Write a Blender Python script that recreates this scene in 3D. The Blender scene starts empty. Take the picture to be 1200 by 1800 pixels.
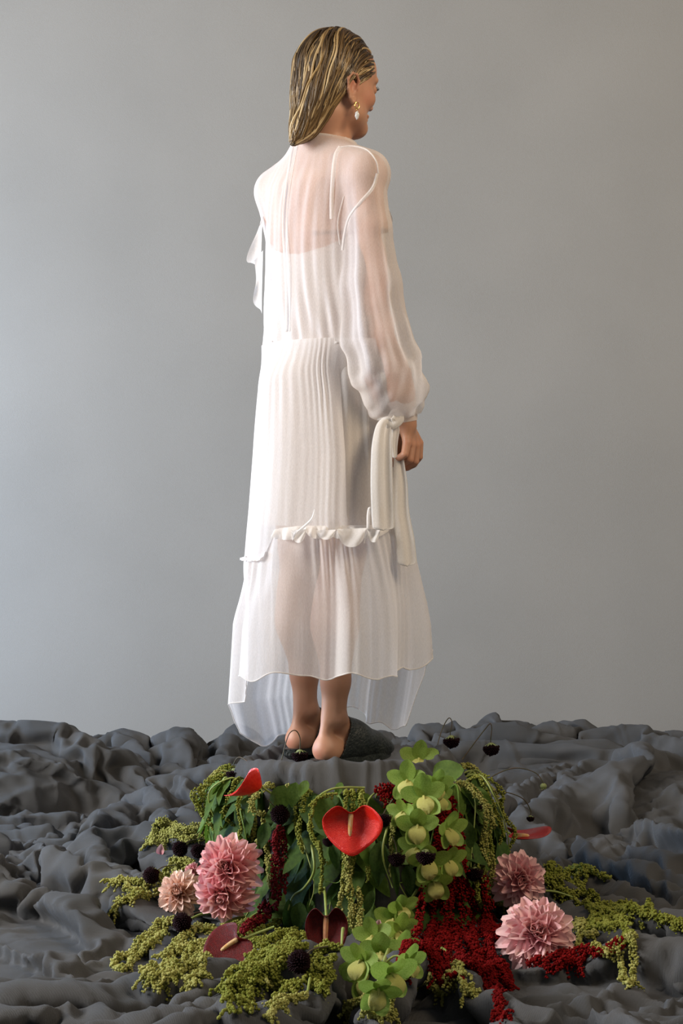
import bpy, bmesh, math, random
import numpy as np
from mathutils import Vector, Matrix, noise
from mathutils.bvhtree import BVHTree

# ------------------------------------------------------------ camera, world, lights, exposure
SC = bpy.context.scene
COL = SC.collection
CAMY, CAMZ, FPX = -4.0, 0.95, 2960.0
cam = bpy.data.cameras.new('camera'); cam_o = bpy.data.objects.new('camera', cam); COL.objects.link(cam_o)
cam.sensor_fit = 'VERTICAL'; cam.sensor_height = 36.0; cam.lens = FPX/1800*36
cam_o.location = (0, CAMY, CAMZ); cam_o.rotation_euler = (math.pi/2, 0, 0)
SC.camera = cam_o
world = bpy.data.worlds.new('world'); SC.world = world; world.use_nodes = True
world.node_tree.nodes['Background'].inputs[0].default_value = (0.93, 0.97, 1.0, 1)
world.node_tree.nodes['Background'].inputs[1].default_value = 0.105
def area(name, loc, target, size, sizey, energy, color):
    l = bpy.data.lights.new(name, 'AREA'); l.shape = 'RECTANGLE'; l.size = size; l.size_y = sizey
    l.energy = energy; l.color = color
    o = bpy.data.objects.new(name, l); COL.objects.link(o); o.location = loc
    o.rotation_euler = (Vector(target)-Vector(loc)).to_track_quat('-Z', 'Y').to_euler()
    return o
area('window_light', (-4.2, -1.1, 2.4), (0, 0.4, 1.0), 1.5, 2.0, 245, (1.0, 0.975, 0.95))
area('far_window_light', (-3.6, 1.2, 1.2), (0.4, 1.7, 0.1), 1.2, 1.2, 85, (0.42, 0.66, 1.0))
area('warm_room_light', (2.4, -2.0, 3.5), (0.1, 2.2, 2.5), 1.5, 1.5, 80, (1.0, 0.80, 0.56))
SC.view_settings.view_transform = 'Standard'; SC.view_settings.look = 'None'
SC.view_settings.gamma = 1.0; SC.view_settings.use_curve_mapping = False
SC.view_settings.exposure = 0.45
SC.cycles.transparent_max_bounces = 24
SC.cycles.max_bounces = 7

# ------------------------------------------------------------ helpers
def W(u, v, y):
    d = (y-CAMY)/FPX
    return np.array([(u-600)*d, y, CAMZ-(v-900)*d])
def tag(o, label=None, cat=None, group=None, kind=None):
    if label: o['label'] = label
    if cat: o['category'] = cat
    if group: o['group'] = group
    if kind: o['kind'] = kind
    return o
def link(name, me, parent=None):
    o = bpy.data.objects.new(name, me); COL.objects.link(o)
    if parent is not None:
        o.parent = parent
    return o
def empty(name, loc=(0, 0, 0)):
    o = bpy.data.objects.new(name, None); COL.objects.link(o); o.location = loc; o.empty_display_size = .05
    return o
def mesh(name, V, F, mat=None, smooth=True):
    V = np.asarray(V, np.float32).reshape(-1, 3)
    me = bpy.data.meshes.new(name)
    if isinstance(F, np.ndarray):
        k = F.shape[1]; n = len(F)
        me.vertices.add(len(V)); me.vertices.foreach_set('co', V.ravel())
        me.loops.add(n*k); me.loops.foreach_set('vertex_index', F.astype(np.int32).ravel())
        me.polygons.add(n); me.polygons.foreach_set('loop_start', np.arange(n, dtype=np.int32)*k)
        me.polygons.foreach_set('loop_total', np.full(n, k, np.int32))
        me.update(calc_edges=True)
    else:
        me.from_pydata(V.tolist(), [], [tuple(map(int, f)) for f in F])
    if smooth: me.shade_smooth()
    if mat: me.materials.append(mat)
    return me
def put(name, V, F, mat, parent=None, smooth=True):
    """link a mesh given in world coordinates, under a parent that may itself be moved"""
    V = np.asarray(V, np.float64).reshape(-1, 3)
    if parent is not None:
        p = parent; off = np.zeros(3)
        while p is not None:
            off += np.array(p.location); p = p.parent
        V = V-off
        return link(name, mesh(name, V, F, mat, smooth), parent)
    return link(name, mesh(name, V, F, mat, smooth))
def grid_faces(n, m, wrap=False):
    idx = np.arange(n*m).reshape(n, m)
    if wrap: idx = np.concatenate([idx, idx[:, :1]], 1)
    return np.stack([idx[:-1, :-1], idx[1:, :-1], idx[1:, 1:], idx[:-1, 1:]], -1).reshape(-1, 4)
def catmull(pts, n):
    pts = np.asarray(pts, float); k = len(pts)
    p = np.concatenate([[2*pts[0]-pts[1]], pts, [2*pts[-1]-pts[-2]]])
    t = np.linspace(0, k-1-1e-6, n); i = t.astype(int); f = (t-i)[:, None]
    a, b, c, d = p[i], p[i+1], p[i+2], p[i+3]
    return .5*((2*b)+(c-a)*f+(2*a-5*b+4*c-d)*f*f+(3*b-a-3*c+d)*f**3)
def frames(P):
    T = np.gradient(P, axis=0); T /= np.linalg.norm(T, axis=1, keepdims=True)+1e-9
    N = np.zeros_like(T); r = np.array([0, 0, 1.]) if abs(T[0, 2]) < .8 else np.array([1., 0, 0])
    v = np.cross(T[0], r); N[0] = v/np.linalg.norm(v)
    for i in range(1, len(T)):
        v = N[i-1]-T[i]*N[i-1].dot(T[i]); N[i] = v/(np.linalg.norm(v)+1e-9)
    return T, N, np.cross(T, N)
def tube(P, R, sides=6, flat=None, cap=True):
    """V, F of a tube along P with radii R; flat = (scale of N, scale of B)"""
    P = np.asarray(P, float); R = np.broadcast_to(np.asarray(R, float), (len(P),))
    T, N, B = frames(P); a = np.linspace(0, 2*np.pi, sides, endpoint=False)
    fx, fy = flat or (1, 1)
    V = P[:, None]+R[:, None, None]*(fx*np.cos(a)[None, :, None]*N[:, None]+fy*np.sin(a)[None, :, None]*B[:, None])
    V = V.reshape(-1, 3); F = grid_faces(len(P), sides, True)
    if cap:
        n = len(V); V = np.concatenate([V, P[:1], P[-1:]])
        i = np.arange(sides); j = (i+1) % sides; l = (len(P)-1)*sides
        F = np.concatenate([F, np.stack([j, i, np.full(sides, n), np.full(sides, n)], 1), np.stack([l+i, l+j, np.full(sides, n+1), np.full(sides, n+1)], 1)])
    return V, F
def tri4(F):
    """quads that may hold a doubled corner -> list of faces"""
    return [tuple(f[:3]) if f[2] == f[3] else tuple(f) for f in F.tolist()]
def join(parts):
    V, F, n = [], [], 0
    for v, f in parts:
        V.append(v); F.extend([tuple(i+n for i in g) for g in (tri4(f) if isinstance(f, np.ndarray) else f)]); n += len(v)
    return np.concatenate(V), F
def vnoise(shape, cells, rng):
    n, m = shape; a = rng.standard_normal((cells[0]+3, cells[1]+3))
    def ax(a, t, axis):
        i = np.minimum(t.astype(int), a.shape[axis]-4); f = t-i
        w = [(1-f)**3/6, (3*f**3-6*f**2+4)/6, (-3*f**3+3*f**2+3*f+1)/6, f**3/6]
        o = 0
        for k in range(4):
            o = o+np.take(a, i+k, axis)*(w[k][:, None] if axis == 0 else w[k][None, :])
        return o
    return ax(ax(a, np.linspace(0, cells[0], n), 0), np.linspace(0, cells[1], m), 1)
def sstep(a, b, x):
    t = np.clip((x-a)/(b-a), 0, 1); return t*t*(3-2*t)

# ------------------------------------------------------------ materials
def nt(name):
    m = bpy.data.materials.new(name); m.use_nodes = True; t = m.node_tree
    return m, t, t.nodes['Principled BSDF']
def mat(name, col, rough=.6, col2=None, scale=20, bump=0, bscale=None, sub=0, coat=0, stretch=(1, 1, 1), detail=4, trans=0, spec=.5, col3=None):
    m, t, b = nt(name); N = t.nodes.new; L = t.links.new
    b.inputs['Roughness'].default_value = rough; b.inputs['Base Color'].default_value = (*col, 1)
    b.inputs['Specular IOR Level'].default_value = spec
    if sub: b.inputs['Subsurface Weight'].default_value = sub; b.inputs['Subsurface Radius'].default_value = (.01, .004, .002); b.inputs['Subsurface Scale'].default_value = 1.0
    if coat: b.inputs['Coat Weight'].default_value = coat; b.inputs['Coat Roughness'].default_value = .15
    tc = N('ShaderNodeTexCoord'); mp = N('ShaderNodeMapping'); mp.inputs['Scale'].default_value = stretch; L(tc.outputs['Object'], mp.inputs['Vector'])
    if col2 is not None:
        n = N('ShaderNodeTexNoise'); n.inputs['Scale'].default_value = scale; n.inputs['Detail'].default_value = detail; L(mp.outputs[0], n.inputs['Vector'])
        r = N('ShaderNodeValToRGB'); r.color_ramp.elements[0].position = .32; r.color_ramp.elements[1].position = .68
        r.color_ramp.elements[0].color = (*col, 1); r.color_ramp.elements[1].color = (*col2, 1)
        if col3 is not None:
            e = r.color_ramp.elements.new(.5); e.color = (*col3, 1)
        L(n.outputs['Fac'], r.inputs[0]); L(r.outputs[0], b.inputs['Base Color'])
    if bump:
        n2 = N('ShaderNodeTexNoise'); n2.inputs['Scale'].default_value = bscale or scale*3; n2.inputs['Detail'].default_value = 3; L(mp.outputs[0], n2.inputs['Vector'])
        bp = N('ShaderNodeBump'); bp.inputs['Strength'].default_value = bump; bp.inputs['Distance'].default_value = .004
        L(n2.outputs['Fac'], bp.inputs['Height']); L(bp.outputs[0], b.inputs['Normal'])
    if trans:
        out = t.nodes['Material Output']; tr = N('ShaderNodeBsdfTranslucent'); mx = N('ShaderNodeMixShader'); mx.inputs[0].default_value = trans
        if col2 is not None: L(r.outputs[0], tr.inputs['Color'])
        else: tr.inputs['Color'].default_value = (*col, 1)
        L(b.outputs[0], mx.inputs[1]); L(tr.outputs[0], mx.inputs[2]); L(mx.outputs[0], out.inputs['Surface'])
    return m
def sheer(name, col, alpha, edge, fine=900):
    """thin woven fabric: part of the light passes straight through, part scatters on either side"""
    m, t, b = nt(name); N = t.nodes.new; L = t.links.new; t.nodes.remove(b); out = t.nodes['Material Output']
    tc = N('ShaderNodeTexCoord'); mp = N('ShaderNodeMapping'); mp.inputs['Scale'].default_value = (1, 1, .16); L(tc.outputs['Object'], mp.inputs['Vector'])
    n = N('ShaderNodeTexNoise'); n.inputs['Scale'].default_value = fine; n.inputs['Detail'].default_value = 2; L(mp.outputs[0], n.inputs['Vector'])
    n3 = N('ShaderNodeTexNoise'); n3.inputs['Scale'].default_value = 110; n3.inputs['Detail'].default_value = 3; L(mp.outputs[0], n3.inputs['Vector'])
    bp = N('ShaderNodeBump'); bp.inputs['Strength'].default_value = .35; bp.inputs['Distance'].default_value = .003
    L(n3.outputs['Fac'], bp.inputs['Height'])
    d = N('ShaderNodeBsdfDiffuse'); d.inputs[0].default_value = (*col, 1); d2 = N('ShaderNodeBsdfTranslucent'); d2.inputs[0].default_value = (*col, 1)
    L(bp.outputs[0], d.inputs['Normal']); L(bp.outputs[0], d2.inputs['Normal'])
    mx = N('ShaderNodeMixShader'); mx.inputs[0].default_value = .42; L(d.outputs[0], mx.inputs[1]); L(d2.outputs[0], mx.inputs[2])
    lw = N('ShaderNodeLayerWeight'); lw.inputs['Blend'].default_value = .35
    mr = N('ShaderNodeMapRange'); mr.inputs['To Min'].default_value = alpha; mr.inputs['To Max'].default_value = edge; L(lw.outputs['Facing'], mr.inputs['Value'])
    w = N('ShaderNodeMath'); w.operation = 'MULTIPLY_ADD'; w.inputs[1].default_value = .30; L(n.outputs['Fac'], w.inputs[0]); 
    s = N('ShaderNodeMath'); s.operation = 'SUBTRACT'; s.inputs[1].default_value = .15; L(mr.outputs[0], s.inputs[0]); L(s.outputs[0], w.inputs[2]); w.use_clamp = True
    tr = N('ShaderNodeBsdfTransparent'); fin = N('ShaderNodeMixShader'); L(w.outputs[0], fin.inputs[0]); L(tr.outputs[0], fin.inputs[1]); L(mx.outputs[0], fin.inputs[2])
    L(fin.outputs[0], out.inputs['Surface'])
    return m
# ------------------------------------------------------------ the setting
def make_wall():
    n, m = 120, 90
    X, Z = np.meshgrid(np.linspace(-3.6, 3.6, n), np.linspace(-.05, 3.6, m), indexing='ij')
    rng = np.random.default_rng(3)
    Y = 2.55+.006*vnoise((n, m), (10, 4), rng)+.003*vnoise((n, m), (30, 10), rng)
    w = mat('painted_backdrop', (.275, .272, .262), .85, (.302, .298, .287), 1.6, .25, 420, detail=3, spec=.2)
    o = put('wall_back', np.stack([X, Y, Z], -1), grid_faces(n, m), w); tag(o, 'plain soft grey backdrop wall behind the standing woman', kind='structure')
make_wall()
f = mat('studio_floor', (.22, .21, .20), .7, (.26, .25, .24), 6)
o = put('floor', [(-4, -5, 0), (4, -5, 0), (4, 2.7, 0), (-4, 2.7, 0), (-4, -5, -.05), (4, -5, -.05), (4, 2.7, -.05), (-4, 2.7, -.05)],
        [(0, 1, 2, 3), (7, 6, 5, 4), (0, 4, 5, 1), (1, 5, 6, 2), (2, 6, 7, 3), (3, 7, 4, 0)], f, smooth=False)
tag(o, 'grey studio floor under the linen', kind='structure')

# ------------------------------------------------------------ the big crumpled cloth: a real cloth settled over a low plinth
MC = (.03, .0)          # centre of the plinth
PLZ = .355              # top the woman stands on
def settle():
    B = (-1.75, 1.75, -1.35, 2.45); N, M = 160, 170
    rng = np.random.default_rng(7)
    X, Y = np.meshgrid(np.linspace(B[0], B[1], N), np.linspace(B[2], B[3], M), indexing='ij')
    wx, wy = vnoise((N, M), (5, 5), rng)*.55, vnoise((N, M), (5, 5), rng)*.55; mk = [vnoise((N, M), (6, 6), rng) for _ in range(3)]; mx = np.exp(3*np.stack(mk)); mx /= mx.sum(0)
    ridge = 0
    for j, (a, lam) in enumerate(((20, .26), (95, .22), (-40, .30))):
        a = math.radians(a); s = ((X+wx)*math.cos(a)+(Y+wy)*math.sin(a))/lam*2*math.pi; ridge = ridge+mx[j]*(np.abs(np.cos(s/2))**1.5*2-1)
    Z = .06+.034*ridge+.020*vnoise((N, M), (18, 18), rng)+.004*vnoise((N, M), (50, 50), rng)
    R = np.hypot(X-MC[0], Y-MC[1]); Z = .05+(Z-.05)*(.12+.88*sstep(.30, .55, R))
    Z += .345*(1-sstep(.215, .37, R))
    lumps = [(-1.15, 1.5, .36, .42, .25), (1.0, 1.35, .4, .5, .15), (-1.0, .0, .3, .3, .07), (.9, -.3, .3, .3, .05), (-.55, 2.1, .45, .3, .08), (.75, 2.15, .5, .3, .10)]
    for a, b, rx, ry, h in lumps: Z += h*np.exp(-((X-a)/rx)**2-((Y-b)/ry)**2)
    idx = np.arange(N*M).reshape(N, M)
    o = put('settling_cloth', np.stack([X, Y, Z], -1), grid_faces(N, M), None)
    m = o.modifiers.new('cloth', 'CLOTH'); s = m.settings; s.quality = 3; s.mass = .3
    s.shrink_min = -.30; s.shrink_max = -.06
    g = o.vertex_groups.new(name='pin'); g.add([int(i) for i in np.concatenate([idx[0], idx[-1], idx[:, 0], idx[:, -1]])], 1, 'REPLACE'); s.vertex_group_mass = 'pin'
    g2 = o.vertex_groups.new(name='taut'); w = (1-sstep(.30, .45, R)).ravel()
    for i in np.nonzero(w > 0)[0]: g2.add([int(i)], float(w[i]), 'REPLACE')
    s.vertex_group_shrink = 'taut'
    s.tension_stiffness = s.compression_stiffness = 12; s.shear_stiffness = 4; s.bending_stiffness = .2; s.air_damping = 2
    s.tension_damping = s.compression_damping = 8
    c = m.collision_settings; c.distance_min = .006; c.use_self_collision = True; c.self_distance_min = .010; c.collision_quality = 2; c.self_friction = 8
    helpers = [o]
    def coll(bm, loc):
        b = bpy.data.meshes.new('settling_block'); bm.to_mesh(b); bm.free(); f = link('settling_block', b); f.location = loc
        f.modifiers.new('c', 'COLLISION'); f.collision.cloth_friction = 20; f.collision.thickness_outer = .004; helpers.append(f)
    bm = bmesh.new(); bmesh.ops.create_cube(bm, size=1, matrix=Matrix.Diagonal((6, 6, .2, 1))); coll(bm, (0, .5, -.1))
    bm = bmesh.new(); bmesh.ops.create_cone(bm, segments=40, cap_ends=True, radius1=.245, radius2=.215, depth=.37); coll(bm, (*MC, .145))
    for a, b, rx, ry, h in lumps:
        bm = bmesh.new(); bmesh.ops.create_icosphere(bm, subdivisions=3, radius=1, matrix=Matrix.Diagonal((rx, ry, h*.8, 1))); coll(bm, (a, b, -.02))
    for fr in range(1, 27): SC.frame_set(fr)
    e = o.evaluated_get(bpy.context.evaluated_depsgraph_get()).data
    a = np.zeros(N*M*3, np.float32); e.vertices.foreach_get('co', a)
    for h in helpers:
        d = h.data; bpy.data.objects.remove(h); bpy.data.meshes.remove(d)
    SC.frame_set(1)
    return a.reshape(N, M, 3).astype(float)
def smooth_grid(P, k):
    for _ in range(k):
        Q = P.copy(); Q[1:-1, 1:-1] = (P[:-2, 1:-1]+P[2:, 1:-1]+P[1:-1, :-2]+P[1:-1, 2:])/4; P = Q
    return P
def refine(P):
    n, m, _ = P.shape
    Q = np.zeros((2*n-1, m, 3)); Q[::2] = P; Q[1::2] = (P[1:]+P[:-1])/2
    R = np.zeros((2*n-1, 2*m-1, 3)); R[:, ::2] = Q; R[:, 1::2] = (Q[:, 1:]+Q[:, :-1])/2
    return R
P = settle()
P = P+1.35*(P-smooth_grid(P, 3))
P = smooth_grid(refine(refine(P)), 2)
n, m, _ = P.shape; rng = np.random.default_rng(1)
w1 = vnoise((n, m), (30, 30), rng)*13; w2 = vnoise((n, m), (22, 40), rng)*12
def look(w, fx, fy, s):
    L = vnoise((256, 256), (fx, fy), np.random.default_rng(s)); L /= abs(L).max()
    i = np.clip(np.arange(n)[:, None]/n*255+w, 0, 254); j = np.clip(np.arange(m)[None]/m*255+w2, 0, 254)
    a = i.astype(int); b = j.astype(int); f = i-a; g = j-b
    return (L[a, b]*(1-f)+L[a+1, b]*f)*(1-g)+(L[a, b+1]*(1-f)+L[a+1, b+1]*f)*g
D = 0
for w, fx, fy, s, k, h in ((w1, 30, 50, 3, 15, .005), (w1, 60, 25, 5, 15, .005), (w2, 14, 22, 9, 12, .009), (w2, 26, 12, 21, 13, .007)):
    D = D+h*np.clip(1-abs(look(w, fx, fy, s))*k, 0, 1)**1.2
def normals(P):
    Nn = np.cross(np.gradient(P, axis=0), np.gradient(P, axis=1)); return Nn/(np.linalg.norm(Nn, axis=-1, keepdims=True)+1e-9)
P = P+normals(P)*D[..., None]
# the cloth is trodden flat where she stands
R = np.hypot(P[..., 0]-MC[0]+.01, (P[..., 1]-MC[1]-.04)*.9)
lim = PLZ-.002+.06*sstep(.17, .27, R)+(P[..., 0]*0)
k = sstep(.26, .18, R)
P[..., 2] = np.where(P[..., 2] > .25, P[..., 2]*(1-k)+np.minimum(P[..., 2], lim+(.10+.35*sstep(-.08, -.16, P[..., 1]))*(P[..., 2]-PLZ))*k, P[..., 2])
# and pressed down by the weight of the flowers in front
q = np.hypot((P[..., 0]-.02)/.62, (P[..., 1]+.36)/.50); k = 1-sstep(.7, 1.05, q); low = (P[..., 2] < .20) & (np.hypot(P[..., 0]-MC[0], P[..., 1]-MC[1]) > .27)
P[..., 2] = np.where(low, P[..., 2]*(1-k)+k*(.12*P[..., 2]+.88*np.minimum(P[..., 2], .030)), P[..., 2])
P[..., 2] = np.maximum(P[..., 2], .002)
P[..., 1] = np.minimum(P[..., 1], 2.52)
def linen():
    m, t, b = nt('grey_linen'); N = t.nodes.new; L = t.links.new
    b.inputs['Roughness'].default_value = .92; b.inputs['Specular IOR Level'].default_value = .25
    b.inputs['Sheen Weight'].default_value = .10; b.inputs['Sheen Roughness'].default_value = .5; b.inputs['Sheen Tint'].default_value = (.7, .8, 1, 1)
    tc = N('ShaderNodeTexCoord'); n = N('ShaderNodeTexNoise'); n.inputs['Scale'].default_value = 5; n.inputs['Detail'].default_value = 5; L(tc.outputs['Object'], n.inputs['Vector'])
    r = N('ShaderNodeValToRGB'); r.color_ramp.elements[0].color = (.066, .066, .066, 1); r.color_ramp.elements[1].color = (.102, .100, .098, 1); r.color_ramp.elements[0].position = .3; r.color_ramp.elements[1].position = .7
    L(n.outputs['Fac'], r.inputs[0]); L(r.outputs[0], b.inputs['Base Color'])
    w = N('ShaderNodeTexWave'); w.inputs['Scale'].default_value = 260; w.inputs['Distortion'].default_value = 3; w.inputs['Detail'].default_value = 2; L(tc.outputs['Object'], w.inputs['Vector'])
    n2 = N('ShaderNodeTexNoise'); n2.inputs['Scale'].default_value = 130; n2.inputs['Detail'].default_value = 4; L(tc.outputs['Object'], n2.inputs['Vector'])
    a = N('ShaderNodeMath'); a.operation = 'ADD'; L(w.outputs['Fac'], a.inputs[0]); L(n2.outputs['Fac'], a.inputs[1])
    bp = N('ShaderNodeBump'); bp.inputs['Strength'].default_value = .6; bp.inputs['Distance'].default_value = .003; L(a.outputs[0], bp.inputs['Height']); L(bp.outputs[0], b.inputs['Normal'])
    return m
LINEN = linen()
cloth_o = put('draped_cloth', P, grid_faces(n, m), LINEN)
tag(cloth_o, 'large crumpled grey linen cloth heaped over the floor and plinth', 'cloth')
CV = P.reshape(-1, 3); CF = grid_faces(n, m)
CBVH = BVHTree.FromPolygons(CV.tolist(), CF.tolist())
def cloth_z(x, y, default=.02):
    h = CBVH.ray_cast(Vector((x, y, 1.5)), Vector((0, 0, -1)))
    return h[0].z if h[0] is not None else default
def ray_cloth(u, v):
    d = Vector(W(u, v, 0)-W(u, v, -1)).normalized()
    h = CBVH.ray_cast(Vector((0, CAMY, CAMZ)), d)
    return np.array(h[0]) if h[0] is not None else W(u, v, 0)
# ------------------------------------------------------------ implicit bodies: blended shapes turned into one surface
class Field:
    def __init__(s, xs, ys, zs):
        s.x, s.y, s.z = [np.asarray(a, np.float32) for a in (xs, ys, zs)]
        s.F = np.full((len(xs), len(ys), len(zs)), .04, np.float32)
    def box(s, lo, hi):
        return tuple(slice(max(0, np.searchsorted(a, l)-1), min(len(a), np.searchsorted(a, h)+1)) for a, l, h in zip((s.x, s.y, s.z), lo, hi))
    def add(s, fn, lo, hi, k=.01, op='add'):
        lo = np.asarray(lo)-k-.03; hi = np.asarray(hi)+k+.03
        b = s.box(lo, hi)
        X, Y, Z = np.meshgrid(s.x[b[0]], s.y[b[1]], s.z[b[2]], indexing='ij')
        if X.size == 0: return
        d = fn(X, Y, Z).astype(np.float32); a = s.F[b]
        if op == 'sub': h = np.clip(.5-.5*(a+d)/k, 0, 1); s.F[b] = a*(1-h)-d*h+k*h*(1-h); return
        if k < 1e-4: s.F[b] = np.minimum(a, d); return
        h = np.clip(.5+.5*(a-d)/k, 0, 1); s.F[b] = a*(1-h)+d*h-k*h*(1-h)
    def cap(s, a, b, ra, rb, k=.01, op='add'):
        a, b = np.asarray(a, float), np.asarray(b, float); ab = b-a; L = ab.dot(ab)+1e-9
        def fn(X, Y, Z):
            t = np.clip(((X-a[0])*ab[0]+(Y-a[1])*ab[1]+(Z-a[2])*ab[2])/L, 0, 1)
            return np.sqrt((X-a[0]-t*ab[0])**2+(Y-a[1]-t*ab[1])**2+(Z-a[2]-t*ab[2])**2)-(ra+(rb-ra)*t)
        r = max(ra, rb); s.add(fn, np.minimum(a, b)-r, np.maximum(a, b)+r, k, op)
    def chain(s, pts, k=.01):
        for p, q in zip(pts[:-1], pts[1:]): s.cap(p[0], q[0], p[1], q[1], k)
    def ell(s, c, r, M=None, k=.01, op='add'):
        c = np.asarray(c, float); r = np.asarray(r, float); M = np.eye(3) if M is None else M   # rows of M: the axes
        def fn(X, Y, Z):
            X, Y, Z = X-c[0], Y-c[1], Z-c[2]
            q = [(M[i][0]*X+M[i][1]*Y+M[i][2]*Z) for i in range(3)]
            n = np.sqrt(sum((q[i]/r[i])**2 for i in range(3))); g = np.sqrt(sum((q[i]/r[i]**2)**2 for i in range(3)))
            return n*(n-1)/(g+1e-6)
        m = r.max(); s.add(fn, c-m, c+m, k, op)
    def loft(s, tab, c, M, k=.01, op='add'):
        """tab rows: z, side offset, forward offset, half width, half depth"""
        tab = np.asarray(tab, float); zt = tab[:, 0]
        def fn(X, Y, Z):
            q = M[0][0]*(X-c[0])+M[0][1]*(Y-c[1]); f = M[1][0]*(X-c[0])+M[1][1]*(Y-c[1])
            z = Z[0, 0, :]; o = [np.interp(z, zt, tab[:, i])[None, None, :] for i in (1, 2, 3, 4)]
            q, f = q-o[0], f-o[1]; n = np.sqrt((q/o[2])**2+(f/o[3])**2); g = np.sqrt((q/o[2]**2)**2+(f/o[3]**2)**2)
            d = n*(n-1)/(g+1e-6); d = np.where(n < .3, -.04, d)
            return np.maximum(d, np.maximum(Z-zt[-1], zt[0]-Z))
        m = tab[:, 3:].max()+.05; s.add(fn, [c[0]-m, c[1]-m, zt[0]], [c[0]+m, c[1]+m, zt[-1]], k, op)
    def surface(s):
        F = s.F; S = F < 0
        c = [S[i:S.shape[0]-1+i, j:S.shape[1]-1+j, l:S.shape[2]-1+l] for i in (0, 1) for j in (0, 1) for l in (0, 1)]
        tot = sum(x.astype(np.int8) for x in c); act = (tot > 0) & (tot < 8); I, J, K = np.nonzero(act)
        idx = np.full(act.shape, -1, np.int32); idx[I, J, K] = np.arange(len(I))
        acc = np.zeros((len(I), 3)); cnt = np.zeros(len(I))
        co = lambda i, j, l: np.stack([s.x[I+i], s.y[J+j], s.z[K+l]], -1).astype(float)
        E = []
        for i in (0, 1):
            for j in (0, 1):
                E += [((i, j, 0), (i, j, 1)), ((i, 0, j), (i, 1, j)), ((0, i, j), (1, i, j))]
        for a, b in E:
            fa = F[I+a[0], J+a[1], K+a[2]]; fb = F[I+b[0], J+b[1], K+b[2]]; m = (fa < 0) != (fb < 0)
            t = np.where(m, fa/(fa-fb+1e-12), 0)[:, None]; p = co(*a)*(1-t)+co(*b)*t
            acc += p*m[:, None]; cnt += m
        V = acc/cnt[:, None]; Q = []
        for ax in range(3):
            d = [0, 0, 0]; d[ax] = 1; u, w = [(1, 2), (2, 0), (0, 1)][ax]
            sh = S.shape; A = S[:sh[0]-d[0], :sh[1]-d[1], :sh[2]-d[2]]; Bq = S[d[0]:, d[1]:, d[2]:]
            P = np.argwhere(A != Bq); ok = np.ones(len(P), bool)
            for e in range(3):
                if e != ax: ok &= (P[:, e] > 0) & (P[:, e] < sh[e]-1)
            P = P[ok]; ins = A[P[:, 0], P[:, 1], P[:, 2]]
            eu = np.zeros(3, int); eu[u] = 1; ew = np.zeros(3, int); ew[w] = 1
            q = [idx[tuple((P-x).T)] for x in (eu+ew, ew, 0*eu, eu)]
            q = np.stack(q, 1); q[~ins] = q[~ins][:, ::-1]; Q.append(q)
        Q = np.concatenate(Q); return V, Q[(Q >= 0).all(1)]
def relax(V, Q, n=2, w=.5, mask=None):
    for _ in range(n):
        A = np.zeros_like(V); c = np.zeros(len(V))
        for i in range(4):
            for j in (1, 3):
                np.add.at(A, Q[:, i], V[Q[:, (i+j) % 4]]); np.add.at(c, Q[:, i], 1)
        M = A/np.maximum(c, 1)[:, None]; k = w if mask is None else w*mask[:, None]
        V = V+(M-V)*k
    return V
def vnorm(V, Q):
    n = np.cross(V[Q[:, 2]]-V[Q[:, 0]], V[Q[:, 3]]-V[Q[:, 1]]); N = np.zeros_like(V)
    for i in range(4): np.add.at(N, Q[:, i], n)
    return N/(np.linalg.norm(N, axis=1, keepdims=True)+1e-12)
def crop(V, Q, keep):
    q = Q[keep[Q].all(1)]; used = np.unique(q); m = np.full(len(V), -1); m[used] = np.arange(len(used)); return V[used], m[q]

# ------------------------------------------------------------ the woman: frames of body and head
A45 = math.radians(45)
BR, BF = np.array([math.cos(A45), -math.sin(A45), 0]), np.array([math.sin(A45), math.cos(A45), 0])
BC = np.array([-.04, .04, 0])
def B(r, f, z): return BC+BR*r+BF*f+np.array([0, 0, z])
BM = [BR, BF, np.array([0, 0, 1.])]
AH = math.radians(51); PIT = math.radians(-7)
HR = np.array([math.cos(AH), -math.sin(AH), 0]); hf = np.array([math.sin(AH), math.cos(AH), 0])
HF = hf*math.cos(PIT)+np.array([0, 0, math.sin(PIT)]); HU = np.cross(HR, HF)
HC = np.array([-.010, .03, 1.985])
def H(r, f, z): return HC+HR*r+HF*f+HU*z
HM = [HR, HF, HU]

def fine(a, b, coarse, zones):
    out = [a]
    while out[-1] < b:
        s = coarse
        for z0, z1, h in zones:
            if z0 <= out[-1] <= z1: s = min(s, h)
        out.append(out[-1]+s)
    return np.array(out)
xs = fine(-.27, .215, .0042, [(-.02, .2, .0026)]); ys = fine(-.21, .39, .0042, [(-.11, .12, .0026)])
zs = fine(.36, 2.10, .0075, [(.36, .5, .0035), (1.0, 1.22, .0022), (1.80, 2.1, .0022)])
BD = Field(xs, ys, zs)
BD.loft([(1.10, 0, 0, .13, .09), (1.16, 0, -.01, .165, .115), (1.24, 0, -.005, .165, .11), (1.33, 0, 0, .135, .09), (1.42, 0, .005, .115, .078), (1.52, 0, .005, .128, .09), (1.62, 0, .005, .142, .10), (1.70, 0, 0, .145, .092), (1.76, 0, -.005, .12, .07), (1.80, 0, 0, .07, .05)], BC, BM, .02)
for s in (-1, 1):
    BD.cap(B(.05*s, -.02, 1.76), B(.155*s, -.012, 1.735), .052, .048, .035)
    BD.cap(B(.0, -.01, 1.822), B(.125*s, -.015, 1.768), .032, .036, .035)
    BD.ell(B(.085*s, -.072, 1.655), (.05, .03, .075), BM, .04)          # shoulder blade
    BD.ell(B(.065*s, -.06, 1.19), (.075, .06, .08), BM, .04)
    BD.ell(B(.07*s, .085, 1.60), (.055, .045, .055), BM, .03)
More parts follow.
